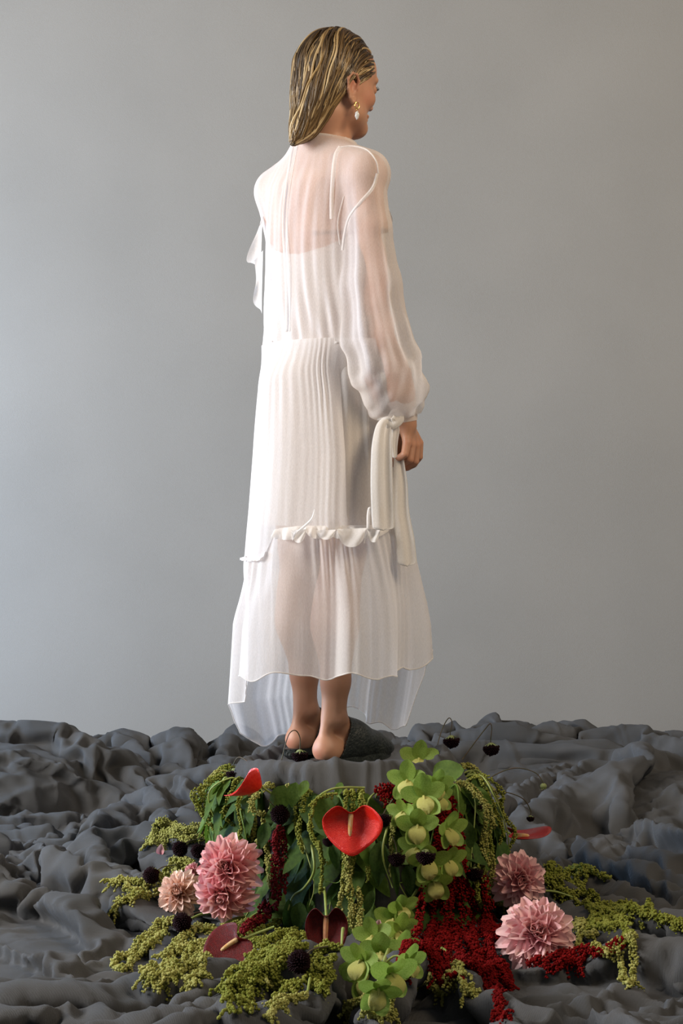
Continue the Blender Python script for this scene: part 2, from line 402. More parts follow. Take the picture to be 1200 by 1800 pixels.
BD.cap(B(0, -.125, 1.42), B(0, -.118, 1.72), .012, .012, .035, 'sub')    # spine
BD.chain([(B(0, -.01, 1.76), .062), (B(.004, .0, 1.83), .052), (H(0, -.022, -.09), .051), (H(0, -.015, -.03), .05)], .03)
# head
BD.ell(H(0, -.006, .018), (.074, .097, .092), HM, .01)
BD.ell(H(0, .026, -.042), (.060, .062, .078), HM, .03)
BD.ell(H(0, .05, .03), (.058, .046, .052), HM, .02)                      # forehead
for s in (-1, 1):
    BD.chain([(H(.055*s, .002, -.050), .017), (H(.050*s, .024, -.084), .015), (H(.020*s, .070, -.106), .014)], .03)
    BD.ell(H(.046*s, .055, -.04), (.02, .025, .022), HM, .02)           # cheek bone
    BD.ell(H(.034*s, .096, -.008), (.018, .012, .013), HM, .014, 'sub')  # eye socket
    BD.ell(H(.033*s, .082, -.009), (.0125, .0125, .0125), HM, .004)
    BD.cap(H(.012*s, .094, .010), H(.045*s, .083, .012), .006, .005, .012)
    # ear
    e = lambda y, z, o=0: H((.0760+o)*s, y*1.28-.006, z*1.15-.018)
    BD.ell(e(-.006, -.022, -.003), (.006, .014, .027), HM, .008)
    BD.chain([(e(.006, -.018, .002), .0032), (e(.007, -.002, .004), .0036), (e(-.002, .009, .008), .0038), (e(-.014, .008, .010), .0038), (e(-.022, -.006, .010), .0036), (e(-.019, -.026, .008), .0036), (e(-.010, -.042, .005), .0045), (e(-.001, -.048, .003), .0062), (e(.003, -.040, .001), .005)], .004)
    BD.ell(e(-.003, -.016, .006), (.009, .0085, .016), HM, .003, 'sub')
BD.chain([(H(0, .092, .0), .007), (H(0, .099, -.022), .0072), (H(0, .1065, -.040), .0088)], .012)
for s in (-1, 1): BD.ell(H(.0095*s, .097, -.045), (.0065, .008, .006), HM, .006)
BD.ell(H(0, .087, -.069), (.023, .012, .0062), HM, .008); BD.ell(H(0, .0855, -.079), (.020, .011, .0066), HM, .006)
BD.ell(H(0, .073, -.104), (.021, .018, .017), HM, .02)
# arms
RSH = B(.163, -.012, 1.735)
REL = W(681, 528, -.105); RWR = W(713, 742, -.06)
BD.chain([(RSH, .047), (RSH*.5+REL*.5, .040), (REL, .036)], .03)
BD.chain([(REL, .036), (REL*.7+RWR*.3, .037), (REL*.25+RWR*.75, .028), (RWR, .0235)], .02)
LSH = B(-.163, -.012, 1.735); LEL = B(-.165, .075, 1.46); LWR = B(-.06, .17, 1.33)
BD.chain([(LSH, .047), (LSH*.5+LEL*.5, .040), (LEL, .036)], .03)
BD.chain([(LEL, .036), (LEL*.7+LWR*.3, .036), (LWR, .024)], .02)
BD.chain([(LWR, .022), (LWR+BR*.06+BF*.03, .026), (LWR+BR*.10+BF*.03, .02)], .02)
for i in range(4):
    a = LWR+BR*.09+BF*.03+np.array([0, 0, .028-.018*i]); BD.chain([(a, .0088), (a+BR*.035, .008), (a+BR*.055-BF*.012, .0072)], .002)
BD.chain([(LWR+BR*.03+BF*.03+np.array([0, 0, .02]), .012), (LWR+BR*.07+BF*.02+np.array([0, 0, .05]), .008)], .01)
# right hand, hanging and loosely curled
def P3(u, v, y): return W(u, v, y)
BD.chain([(RWR, .0225), (P3(715, 750, -.058), .022)], .01)
kn = [P3(715, 779, -.075), P3(723, 782, -.055), P3(731, 783, -.034), P3(736, 779, -.012)]
for i, kpt in enumerate(kn): BD.cap(P3(712+i*2.2, 748, -.066+.014*i), kpt, .0125, .0108, .012)
BD.cap(P3(716, 765, -.04), P3(718, 775, -.03), .017, .014, .012)
fing = [[(kn[0], .0108), (P3(711, 799, -.083), .0092), (P3(699, 806, -.070), .008), (P3(691, 807, -.055), .0072)],
        [(kn[1], .0112), (P3(720, 808, -.062), .0096), (P3(706, 815, -.048), .0085), (P3(695, 817, -.034), .0075)],
        [(kn[2], .0112), (P3(729, 811, -.036), .0098), (P3(716, 821, -.024), .0086), (P3(703, 825, -.012), .0076)],
        [(kn[3], .011), (P3(736, 803, -.008), .0095), (P3(727, 816, .006), .0084), (P3(715, 823, .014), .0074)]]
for fg in fing: BD.chain(fg, .0018)
BD.chain([(P3(708, 752, -.03), .014), (P3(704, 772, -.012), .012), (P3(700, 792, .0), .0095), (P3(701, 806, .004), .008)], .006)
# legs and feet
fd = np.array([.707, .707, 0])
for heel, hip, kne, cb in ((np.array([-.043, -.055, .392]), B(.085, 0, 1.12), np.array([.005, -.025, .86]), 0), (np.array([-.113, .128, .392]), B(-.085, 0, 1.12), np.array([-.10, .125, .86]), 1)):
    ank = heel+fd*.034+np.array([0, 0, .072])
    BD.chain([(hip, .085), (hip*.5+kne*.5, .07), (kne, .052)], .04)
    calf = kne*.55+ank*.45-fd*.012
    BD.chain([(kne, .05), (calf, .051), (kne*.22+ank*.78, .0325), (ank, .0285)], .02)
    BD.ell(kne*.62+ank*.38-fd*.02, (.045, .045, .10), None, .03)
    BD.cap(ank-fd*.014+np.array([0, 0, .045]), heel+fd*.005+np.array([0, 0, .02]), .009, .017, .012)
    BD.ell(heel+fd*.008, (.031, .031, .029), None, .014)
    BD.chain([(heel+fd*.02, .027), (heel+fd*.10+np.array([0, 0, -.002]), .026), (heel+fd*.17+np.array([0, 0, -.012]), .021)], .02)
    BD.chain([(ank+fd*.006, .026), (heel+fd*.09+np.array([0, 0, .018]), .027), (heel+fd*.185+np.array([0, 0, -.014]), .017)], .015)
    pn = np.array([.707, -.707, 0])
    for s in (-1, 1): BD.ell(ank+pn*s*.024+fd*.004, (.010, .010, .012), None, .012)
BV, BQ = BD.surface(); BV = relax(BV, BQ, 2, .5)
SKIN = None
# bodice and sleeves in one shell
G = Field(np.arange(-.29, .27, .0045), np.arange(-.24, .30, .0045), np.arange(1.13, 1.90, .0045))
bod = [(1.335, -.002, 0, .172, .122), (1.40, 0, 0, .170, .118), (1.50, 0, 0, .168, .116), (1.60, 0, 0, .166, .115), (1.68, 0, 0, .164, .116), (1.73, 0, -.004, .155, .108), (1.765, 0, -.006, .128, .092), (1.79, 0, -.006, .100, .084), (1.812, 0, -.004, .082, .077), (1.86, 0, 0, .070, .070)]
G.loft(bod, BC, BM, .01)
for s in (-1, 1): G.cap(B(.06*s, -.010, 1.778), B(.150*s, -.012, 1.738), .052, .058, .04)
SL = [(W(640, 322, -.085), .050), (W(647, 400, -.095), .050), (W(652, 500, -.10), .062), (W(661, 590, -.10), .071), (W(678, 650, -.09), .078), (W(695, 690, -.075), .068), (W(707, 718, -.065), .036), (W(712, 742, -.06), .026)]
G.chain(SL, .015)
G.ell(W(738, 681, -.06), (.021, .021, .016), None, .035)
G.ell(W(664, 712, -.09), (.026, .026, .030), None, .035)
LS = [(LSH, .048), (LSH*.5+LEL*.5, .046), (LEL+np.array([.012, .01, -.01]), .050), (LEL*.5+LWR*.5, .06), (LWR*.75+LEL*.25, .045), (LWR, .026)]
G.chain(LS, .015)
def along(V, ch):
    """distance along a chain and angle about it"""
    best = np.full(len(V), 9.); T = np.zeros(len(V)); An = np.zeros(len(V)); acc = 0
    for (a, ra), (b, rb) in zip(ch[:-1], ch[1:]):
        ab = b-a; L = np.linalg.norm(ab); t = np.clip((V-a)@ab/L**2, 0, 1); c = a+t[:, None]*ab; d = np.linalg.norm(V-c, axis=1)
        ax = ab/L; e1 = np.cross(ax, [0, 1, 0]); e1 /= np.linalg.norm(e1); e2 = np.cross(ax, e1); r = V-c
        m = d < best; best = np.where(m, d, best); T = np.where(m, acc+t*L, T); An = np.where(m, np.arctan2(r@e2, r@e1), An); acc += L
    return best, T, An, acc

def trilin(fd_, V):
    I, T = [], []
    for a, v in zip((fd_.x, fd_.y, fd_.z), V.T):
        i = np.clip(np.searchsorted(a, v)-1, 0, len(a)-2); I.append(i); T.append(np.clip((v-a[i])/(a[i+1]-a[i]), 0, 1))
    o = 0
    for di in (0, 1):
        for dj in (0, 1):
            for dk in (0, 1):
                o = o+fd_.F[I[0]+di, I[1]+dj, I[2]+dk]*(T[0] if di else 1-T[0])*(T[1] if dj else 1-T[1])*(T[2] if dk else 1-T[2])
    return o
# the body is kept just inside the cloth it wears
slip_rows = [(1.70, .148, .104, .001), (1.60, .150, .109, .001), (1.50, .145, .107, .001), (1.40, .145, .107, .001), (1.30, .150, .108, .002), (1.20, .162, .116, .003), (1.05, .168, .126, .006), (.78, .176, .138, .010)]
dR, TR, AR, totR = along(BV, SL); dL, TL, AL, totL = along(BV, LS)
for _ in range(3):
    g = trilin(G, BV); N_ = vnorm(BV, BQ)
    m = (BV[:, 2] > 1.345) & (BV[:, 2] < 1.832) & (TR < totR-.03) | ((dR < .08) & (TR < totR-.03) & (BV[:, 2] > 1.17))
    BV = BV-N_*(np.clip(g+.0075, 0, .03)*m)[:, None]
q = (BV-BC)@BR; f = (BV-BC)@BF; sr_ = np.array(sorted(slip_rows)); hx, hy = [np.interp(BV[:, 2], sr_[:, 0], sr_[:, i])-.008 for i in (1, 2)]
n_ = np.sqrt((q/hx)**2+(f/hy)**2); arm = (np.minimum(dR, dL) < .055) & (BV[:, 2] > 1.0) | ((q > .10) & (BV[:, 2] < 1.25) & (BV[:, 2] > .98) & (BV[:, 0] > .10))
k_ = np.where((BV[:, 2] > .8) & (BV[:, 2] < 1.60) & ~arm, np.minimum(1, 1/(n_+1e-6)), 1)
BV = BC*[1, 1, 0]+BR*(q*k_)[:, None]+BF*(f*k_)[:, None]+np.stack([0*q, 0*q, BV[:, 2]], -1)

def skin():
    m, t, b = nt('skin'); N = t.nodes.new; L = t.links.new
    b.inputs['Roughness'].default_value = .52; b.inputs['Subsurface Weight'].default_value = .12; b.inputs['Subsurface Radius'].default_value = (.012, .004, .002); b.inputs['Subsurface Scale'].default_value = .6
    tc = N('ShaderNodeTexCoord'); n = N('ShaderNodeTexNoise'); n.inputs['Scale'].default_value = 14; n.inputs['Detail'].default_value = 6; L(tc.outputs['Object'], n.inputs['Vector'])
    r = N('ShaderNodeValToRGB'); r.color_ramp.elements[0].color = (.44, .215, .130, 1); r.color_ramp.elements[1].color = (.50, .265, .165, 1); r.color_ramp.elements[0].position = .35; r.color_ramp.elements[1].position = .65
    a = N('ShaderNodeAttribute'); a.attribute_name = 'flush'; mx = N('ShaderNodeMix'); mx.data_type = 'RGBA'; mx.inputs['B'].default_value = (.50, .15, .10, 1)
    L(n.outputs['Fac'], r.inputs[0]); L(r.outputs[0], mx.inputs['A']); L(a.outputs['Fac'], mx.inputs['Factor'])
    a2 = N('ShaderNodeAttribute'); a2.attribute_name = 'dark'; m2 = N('ShaderNodeMix'); m2.data_type = 'RGBA'; m2.inputs['B'].default_value = (.05, .03, .02, 1)
    L(mx.outputs['Result'], m2.inputs['A']); L(a2.outputs['Fac'], m2.inputs['Factor']); L(m2.outputs['Result'], b.inputs['Base Color'])
    return m
SKIN = skin()
person = empty('person', (-.04, .04, PLZ)); tag(person, 'woman in sheer white gown standing on cloth plinth, seen from behind, head turned', 'person')
body = put('body', BV, BQ, SKIN, person)
def attr(o, name, val):
    a = o.data.attributes.new(name, 'FLOAT', 'POINT'); a.data.foreach_set('value', np.asarray(val, np.float32))
def near(V, c, r): return np.exp(-(((V-c)**2).sum(1))/r**2)
fl = sum(.42*near(BV, c, r) for c, r in ((H(.055, .045, -.045), .022), (H(0, .105, -.045), .012), (np.array([-.06, -.07, .385]), .02), (np.array([-.13, .115, .385]), .02), (H(.078, -.01, -.03), .02)))
fl = fl+sum(.25*near(BV, f[0], .012) for fg in fing for f in fg)+.95*near(BV, H(0, .092, -.074), .013)
fl = fl+1.0*near(BV, P3(701, 824, -.022), .006)
attr(body, 'flush', np.clip(fl, 0, 1))
attr(body, 'dark', np.clip(sum(1.2*near(BV, H(.012*s+.030*s*t, .098-.010*t, .0145), .0045) for s in (-1, 1) for t in (0, .33, .66, 1)), 0, .8))
# eyes: iris dots and lashes
for s in (-1, 1):
    L_ = [tube(np.array([H(s*(.026+.0025*j), .094-.0006*j*j*.6, -.006), H(s*(.027+.0029*j), .101-.0007*j*j*.6, -.005), H(s*(.028+.0032*j), .1055-.0008*j*j*.6, -.002)]), [.0009, .0007, .0003], 4) for j in range(7)]
    V, F = join(L_); put('eyelashes', V, F, mat('lash', (.02, .012, .01), .6) if s < 0 else bpy.data.materials['lash'], body)
# ------------------------------------------------------------ hair: wet combed-back locks that run over the skull and down the nape
HS = Field(np.arange(-.16, .12, .003), np.arange(-.11, .15, .003), np.arange(1.76, 2.12, .003))
HS.ell(H(0, -.009, .020), (.0795, .1015, .0975), HM, .01)
HS.chain([(H(0, -.040, .0), .066), (H(.0, -.050, -.04), .056), (H(.0, -.058, -.075), .046), (np.array([-.072, -.022, 1.884]), .036), (np.array([-.090, -.038, 1.852]), .022), (np.array([-.112, -.056, 1.818]), .006)], .03)
HS.chain([(H(.052, -.03, -.01), .028), (H(.042, -.040, -.05), .026), (H(.03, -.052, -.08), .022)], .02)
def fsample(fd_, p):
    g = []
    for a, v in zip((fd_.x, fd_.y, fd_.z), p):
        i = np.clip(np.searchsorted(a, v)-1, 0, len(a)-2); g.append((i, (v-a[i])/(a[i+1]-a[i])))
    (i, a), (j, b), (k, c) = g; F = fd_.F; o = 0
    for di in (0, 1):
        for dj in (0, 1):
            for dk in (0, 1):
                o += F[i+di, j+dj, k+dk]*(a if di else 1-a)*(b if dj else 1-b)*(c if dk else 1-c)
    return o
def grad(fd_, p, e=.003):
    g = np.array([fsample(fd_, p+d)-fsample(fd_, p-d) for d in np.eye(3)*e]); return g/(np.linalg.norm(g)+1e-9)
def local(V): D = V-HC; return np.stack([D@HR, D@HF, D@HU], -1)
# underlayer, cut to the hairline
HV, HQ = HS.surface(); l = local(HV)
def hairline(l):
    r, f, z = np.abs(l[:, 0]), l[:, 1], l[:, 2]
    front = np.interp(z, [-.2, -.05, -.03, -.014, -.009, .0, .015, .03, .06, .2], [-.034, -.034, -.028, -.012, .030, .046, .060, .074, .088, .2])
    return f < front
keep = hairline(l) & ~((l[:, 2] < -.055) & (l[:, 1] > -.052)) 
u_, q_ = crop(HV, HQ, keep)
def hair_mat():
    m, t, b = nt('wet_blonde_hair'); N = t.nodes.new; L = t.links.new
    b.inputs['Roughness'].default_value = .36; b.inputs['Specular IOR Level'].default_value = .5
    a = N('ShaderNodeAttribute'); a.attribute_name = 'tone'; r = N('ShaderNodeValToRGB'); e = r.color_ramp.elements
    e[0].position = 0; e[0].color = (.035, .020, .008, 1); e[1].position = 1; e[1].color = (.62, .47, .26, 1)
    k = e.new(.38); k.color = (.11, .062, .022, 1); k = e.new(.66); k.color = (.30, .19, .075, 1)
    L(a.outputs['Fac'], r.inputs[0]); L(r.outputs[0], b.inputs['Base Color'])
    return m
HAIR = hair_mat()
hair = put('hair', u_-vnorm(HV, HQ)[np.nonzero(np.isin(np.arange(len(HV)), np.unique(HQ[keep[HQ].all(1)])))[0]]*.003, q_, HAIR, person)
lu = local(u_); ang = np.arctan2(lu[:, 0], lu[:, 2]+.05)
attr(hair, 'tone', np.clip(.16+.12*np.sin(ang*45+6*np.sin(lu[:, 1]*30)), 0, 1))
rng = np.random.default_rng(12); TIP = np.array([-.118, -.060, 1.806])
starts = []
for _ in range(1500):
    q = rng.standard_normal(3); q /= np.linalg.norm(q); p = np.array([q[0]*.079, q[1]*.10-.009, q[2]*.096+.02])
    if p[2] < -.035: continue
    edge = np.interp(p[2], [-.05, -.03, -.014, -.009, .0, .015, .03, .06, .2], [-.034, -.028, -.012, .030, .046, .060, .074, .088, .2])
    dl = edge-p[1]
    if dl < 0 or (dl > .03 and rng.random() > .45): continue
    starts.append(H(*p))
locks = []; tones = []
for s0 in starts[:760]:
    p = s0.copy(); pts = []; ph = rng.random()*6.28; wv = rng.random()*.5+.3; lift = rng.random()*.0035
    tgt = TIP+rng.normal(0, 1, 3)*np.array([.012, .012, .012])
    side = rng.normal(0, .09); n_ = rng.integers(44, 62)
    for st in range(n_):
        g = grad(HS, p); d = tgt-p; dist = np.linalg.norm(d); d /= dist+1e-9
        lp = local(p[None])[0]
        back = -HF*1.0*max(0, lp[1]+.05)/.1-HU*.15
        d = d*.55+back+np.array([0, 0, -.35])*(1-sstep(-.03, .06, lp[1]))
        d = d-g*g.dot(d); d /= np.linalg.norm(d)+1e-9
        sd = np.cross(g, d); d = d+sd*(.20*wv*math.sin(st*.42+ph)+side); d /= np.linalg.norm(d)
        p = p+d*.0068; f = fsample(HS, p); p = p-grad(HS, p)*(f-lift)
        pts.append(p.copy())
        if dist < .012: break
        if np.linalg.norm((lp-np.array([.0735*np.sign(lp[0]), -.008, -.036]))/np.array([1.2, .8, 1.2])) < .019: pts = pts[:-1]; break
    pts = np.array(pts); k = len(pts)
    if k < 8: continue
    r0 = rng.uniform(.0010, .0032)*(1.25 if rng.random() < .3 else 1)
    R = r0*np.interp(np.arange(k)/(k-1), [0, .12, .7, 1], [.35, 1, .85, .15])
    locks.append(tube(pts, R, 5, (1.0, 1.0)))
    tn = np.clip(rng.choice([.12, .3, .52, .72, .92], p=[.24, .27, .23, .17, .09])+rng.normal(0, .05), 0, 1)
    root = np.interp(np.arange(k)/(k-1), [0, .14, .34, .55, 1], [-.48, -.26, -.04, .06, .14])
    tt = np.repeat(np.clip(tn+root+.10*np.sin(np.arange(k)*.3+ph), 0, 1), 5); tones.append(np.concatenate([tt, tt[:1], tt[-1:]]))
V, F = join(locks); lk = put('hair_strand', V, F, HAIR, hair); attr(lk, 'tone', np.concatenate(tones)); lk['kind'] = 'stuff'
# ------------------------------------------------------------ slippers
CROC = mat('dark_leather', (.012, .016, .016), .42, (.03, .036, .034), 60, .8, 170, spec=.4)
for heel in (np.array([-.043, -.055, .392]), np.array([-.113, .128, .392])):
    S = Field(np.arange(heel[0]-.06, heel[0]+.26, .003), np.arange(heel[1]-.06, heel[1]+.26, .003), np.arange(.35, .50, .003))
    S.chain([(heel+fd*.02, .0335), (heel+fd*.10+np.array([0, 0, .0]), .0345), (heel+fd*.17+np.array([0, 0, -.008]), .029), (heel+fd*.225+np.array([0, 0, -.016]), .011)], .02)
    S.chain([(heel+fd*.06+np.array([0, 0, .045]), .034), (heel+fd*.10+np.array([0, 0, .022]), .034), (heel+fd*.20+np.array([0, 0, -.012]), .019)], .03)
    V, Q = S.surface(); V = relax(V, Q, 2); al = (V-heel)@fd
    V[:, 2] = np.maximum(V[:, 2], .362)
    v, q = crop(V, Q, (al > .028+np.clip(V[:, 2]-.372, 0, 1)*.42))
    sl = put('slipper', v, q, CROC, person); md = sl.modifiers.new('thick', 'SOLIDIFY'); md.thickness = .0025; md.offset = -1
    # sole
    pn = np.array([.707, -.707, 0]); t = np.linspace(0, 2*np.pi, 40, endpoint=False)
    l_ = .5-.5*np.cos(t); wd = .037*np.interp(l_, [0, .05, .2, .5, .75, .92, 1], [0, .55, .86, .92, 1.05, .45, 0])*np.sign(np.sin(t)+1e-9)
    O = heel+fd*(-.036+l_[:, None]*.268)+pn*wd[:, None]; top = O.copy(); top[:, 2] = .372; bot = O.copy(); bot[:, 2] = .356
    put('sole', np.concatenate([bot, top]), [tuple(range(40))[::-1], tuple(range(40, 80))]+[(i, (i+1) % 40, 40+(i+1) % 40, 40+i) for i in range(40)], CROC, sl, smooth=False)

# ------------------------------------------------------------ gown
SHEER = sheer('sheer_georgette', (.92, .89, .875), .70, .92)
SHEER1 = sheer('sheer_georgette_bodice', (.92, .885, .87), .52, .84)
SOLID = sheer('white_slip_fabric', (.91, .885, .86), .82, .97)
TRIM = sheer('white_trim_fabric', (.93, .90, .875), .86, .98)
GV, GQ = G.surface(); GV = relax(GV, GQ, 3)
GN = vnorm(GV, GQ)
# folds: long soft pleats down the sleeve, finer crinkles on the back
disp = np.zeros(len(GV))
for ch, ph in ((SL, .3), (LS, 1.1)):
    d, T, An, tot = along(GV, ch); rr = np.interp(T/tot, [0, .3, .6, 1], [.05, .06, .08, .03]); on = sstep(1.5, 1.25, d/rr)
    fo = np.sin(An*4+ph+T*1.6)+.7*np.sin(An*7+2.1*ph-T*2.5)+.35*np.sin(An*13+T*4); fo = np.sign(fo)*np.abs(fo)**.8
    amp = np.interp(T/tot, [0, .12, .5, .85, .93, 1], [0, .0012, .0055, .0075, .006, .0015])
    disp += on*amp*fo
q = (GV-BC)@BR; f = (GV-BC)@BF; th = np.arctan2(q/1.4, f)
dS = np.minimum(along(GV, SL)[0], along(GV, LS)[0]); onb = sstep(.05, .10, dS)
disp += onb*np.interp(GV[:, 2], [1.33, 1.55, 1.7, 1.8], [.0028, .0016, .0010, 0])*(np.sin(th*23+8*np.sin(GV[:, 2]*7))+.8*np.sin(th*37+3*np.sin(GV[:, 2]*11)))
GV = GV+GN*disp[:, None]
dR, TR, AR, totR = along(GV, SL); dL, TL, AL, totL = along(GV, LS)
inR = (TR > totR-.012) & (dR < .06); inL = (TL > totL-.01) & (dL < .06)
neckc = B(0, .004, 0)
tilt = 1.822+.10*0
nz = 1.832-.14*((GV-neckc)@BF)
keep = (GV[:, 2] < nz) & ~((GV[:, 2] < 1.3505) & (dR > .104) & (dL > .085)) & ~inR & ~inL
# the shell inside the arm holes is left out
gv, gq = crop(GV, GQ, keep)
gown = put('gown', gv, gq, SHEER1, person)
GB = BVHTree.FromPolygons(gv.tolist(), gq.tolist())
def on_gown(u, v, off=.0012, bv=None):
    o = Vector((0, CAMY, CAMZ)); d = (Vector(W(u, v, 0))-o).normalized(); h = (bv or GB).ray_cast(o, d)
    if h[0] is None: return None
    return np.array(h[0])-np.array(d)*off
def band(name, uv, width, material, parent, n=60, off=.0014, bv=None, thick=.0007):
    C = catmull([(a, b) for a, b in uv], n); P = [on_gown(a, b, off, bv) for a, b in C]; P = np.array([p for p in P if p is not None])
    for _ in range(2): P[1:-1] = (P[:-2]+P[1:-1]*2+P[2:])/4
    T = np.gradient(P, axis=0); T /= np.linalg.norm(T, axis=1, keepdims=True); vd = P-np.array([0, CAMY, CAMZ]); vd /= np.linalg.norm(vd, axis=1, keepdims=True)
    S = np.cross(T, vd); S /= np.linalg.norm(S, axis=1, keepdims=True); w = np.broadcast_to(np.asarray(width, float), (len(P),))[:, None]/2
    rows = np.stack([P-S*w, P-S*w-vd*thick, P+S*w-vd*thick, P+S*w], 1)
    return put(name, rows.reshape(-1, 3), grid_faces(len(P), 4), material, parent)
# neckline binding
b_t = np.linspace(0, 2*np.pi, 64, endpoint=False); ring = []
for a in b_t:
    r, f = .074*math.cos(a), .072*math.sin(a); ring.append(B(r, f+.002, 1.832-.14*f))
ring = np.array(ring+ring[:1]); V, F = tube(ring, .0032, 6, cap=False); put('neck_binding', V, F, TRIM, gown)
band('back_placket', [(518, 247), (510, 290), (502, 345), (499, 400), (503, 470), (505, 540), (504, 600)], .0105, TRIM, gown)
band('back_placket_edge', [(524, 250), (514, 300), (507, 350), (505, 400), (509, 470), (510, 540), (509, 600)], .0022, TRIM, gown, off=.0022)
band('armhole_seam', [(663, 305), (655, 330), (632, 357), (614, 382), (606, 410), (602, 440)], .0075, TRIM, gown)
band('shoulder_seam', [(598, 258), (590, 272), (586, 300), (583, 345), (583, 385)], .0100, TRIM, gown)
band('shoulder_seam', [(598, 259), (620, 257), (645, 264), (661, 283), (665, 305)], .0040, TRIM, gown)
band('sleeve_pleat', [(604, 345), (597, 370), (593, 395), (597, 430)], .0022, TRIM, gown)
band('waist_seam', [(461, 598), (480, 601), (510, 604), (545, 601), (572, 602), (592, 602)], .0040, TRIM, gown)

# ring garments round a leaning axis
def garment(name, rows, material, parent, top, hem, na=420, nz_=70, fold=None, a0=0, a1=360, seed=1, waist=False):
    """rows: (z, left x, right x, centre y, half depth, fold height); top/hem: height as a function of angle (deg)"""
    rows = np.array(sorted(rows), float); ang = np.radians(np.linspace(a0, a1, na, endpoint=(a1-a0) < 359)); t = np.linspace(0, 1, nz_)
    dg = np.degrees(ang) % 360; zt = top(dg); zh = hem(dg); Z = zt[None]+(zh-zt)[None]*t[:, None]
    c = [np.interp(Z, rows[:, 0], rows[:, i]) for i in range(1, 6)]
    cx, hx = (c[0]+c[1])/2, (c[1]-c[0])/2; ca, sa = np.cos(ang)[None], np.sin(ang)[None]
    e = (np.abs(ca)**2.3+np.abs(sa)**2.3)**(-1/2.3)
    fo = fold(dg[None]+0*Z, t[:, None]+0*Z, Z) if fold is not None else 0
    k = e*(1+fo*c[4]/hx)
    P = np.stack([cx+hx*k*ca, c[2]+c[3]*k*sa, Z], -1)
    if waist:
        rb = 1.03/np.sqrt((np.cos(ang+A45)/.172)**2+(np.sin(ang+A45)/.122)**2); rb = rb[None]*(1+.5*fo*c[4]/hx); w = (1-sstep(0, .20, t))[:, None]
        P[..., 0] = P[..., 0]*(1-w)+(BC[0]+rb*ca)*w; P[..., 1] = P[..., 1]*(1-w)+(BC[1]+rb*sa)*w
    wrap = (a1-a0) >= 359
    o = put(name, P, grid_faces(nz_, na, wrap), material, parent); return o, P
def pleats(seed, lo, hi, drift=14):
    """soft pleats: a few broad rolls plus narrow gathers that fade downwards"""
    r = np.random.default_rng(seed); W1 = [(r.uniform(*lo), r.uniform(0, 6.28), r.uniform(.5, 1)) for _ in range(4)]; W2 = [(r.uniform(*hi), r.uniform(0, 6.28), r.uniform(.4, 1)) for _ in range(5)]
    kk = r.uniform(-1, 1, 4)
    def f(d, t, Z):
        a = np.radians(d); w = a+.10*np.sin(a*3+kk[0]*6)+.05*np.sin(a*7+kk[1]*6)+.03*kk[2]*np.sin(3*t)
        s1 = sum(g*np.sin(np.round(n)*w+p) for n, p, g in W1)/2.2; s2 = sum(g*np.sin(np.round(n)*w+p) for n, p, g in W2)/2.2
        s1 = np.tanh(2.2*s1)
        return s1*sstep(0, .45, t)*1.0+s2*(.42*(1-sstep(.0, .55, t))+.05)
    return f
def arc(table):
    tb = sorted(table); x = np.array([a for a, _ in tb]); y = np.array([b for _, b in tb]); x = np.concatenate([x-360, x, x+360]); y = np.concatenate([y]*3)
    return lambda d: np.interp(d, x, y)
zat = lambda v, y: CAMZ-(v-900)*(y-CAMY)/FPX
xat = lambda u, y: (u-600)*(y-CAMY)/FPX
R_ = lambda v, l, r, yc, hy, am: (zat(v, yc), xat(l, yc), xat(r, yc), yc, hy, am)
skr = [R_(596, 459, 655, .04, .125, .002), R_(640, 457, 668, .04, .135, .004), R_(700, 453, 684, .04, .145, .008), R_(800, 447, 702, .04, .16, .011), R_(900, 440, 706, .04, .175, .013),
       R_(940, 436, 715, .04, .18, .013), R_(1003, 430, 728, .045, .19, .012), R_(1060, 425, 738, .05, .2, .018), R_(1100, 420, 742, .05, .205, .022), R_(1190, 417, 744, .05, .215, .026), R_(1240, 412, 735, .06, .215, .024), R_(1310, 430, 720, .07, .20, .024), R_(1370, 430, 720, .07, .20, .024)]
# angle: 0 = right, 90 = away from the camera, 180 = left, 270 = towards it
SEAM = arc([(0, .925), (60, .93), (90, .93), (140, .86), (165, .84), (215, .838), (224, .842), (233, .905), (250, .912), (300, .914), (330, .918)])
HEM = arc([(0, .606), (8, .606), (16, .58), (22, .43), (40, .405), (60, .43), (75, .455), (95, .44), (110, .40), (130, .385), (146, .378), (158, .40), (166, .475), (176, .49), (184, .540), (200, .556), (215, .568), (232, .572), (247, .577), (262, .573), (280, .575), (296, .572), (305, .580), (322, .574), (338, .586), (350, .604)])
one = lambda z: (lambda d: np.full_like(d, z, dtype=float))
skirt, SP = garment('skirt', skr, SHEER, gown, one(1.353), lambda d: SEAM(d)-.004, fold=pleats(5, (5, 12), (30, 62)), na=520, waist=True)
f2 = pleats(11, (5, 11), (30, 60))
flounce, FP = garment('flounce', skr, SHEER, gown, lambda d: SEAM(d)+.002, lambda d: HEM(d)+.007*np.sin(np.radians(d)*9+1)+.004*np.sin(np.radians(d)*17), fold=lambda d, t, Z: f2(d, t, Z)+.10*sstep(0, .04, t)*(1-sstep(.04, .3, t)), na=620, nz_=80)
# rolled hem
hm = FP[-1]; V, F = tube(np.concatenate([hm, hm[:1]]), .0016, 5, cap=False); put('hem', V, F, TRIM, flounce)
SKB = BVHTree.FromPolygons(SP.reshape(-1, 3).tolist(), grid_faces(SP.shape[0], SP.shape[1], True).tolist())
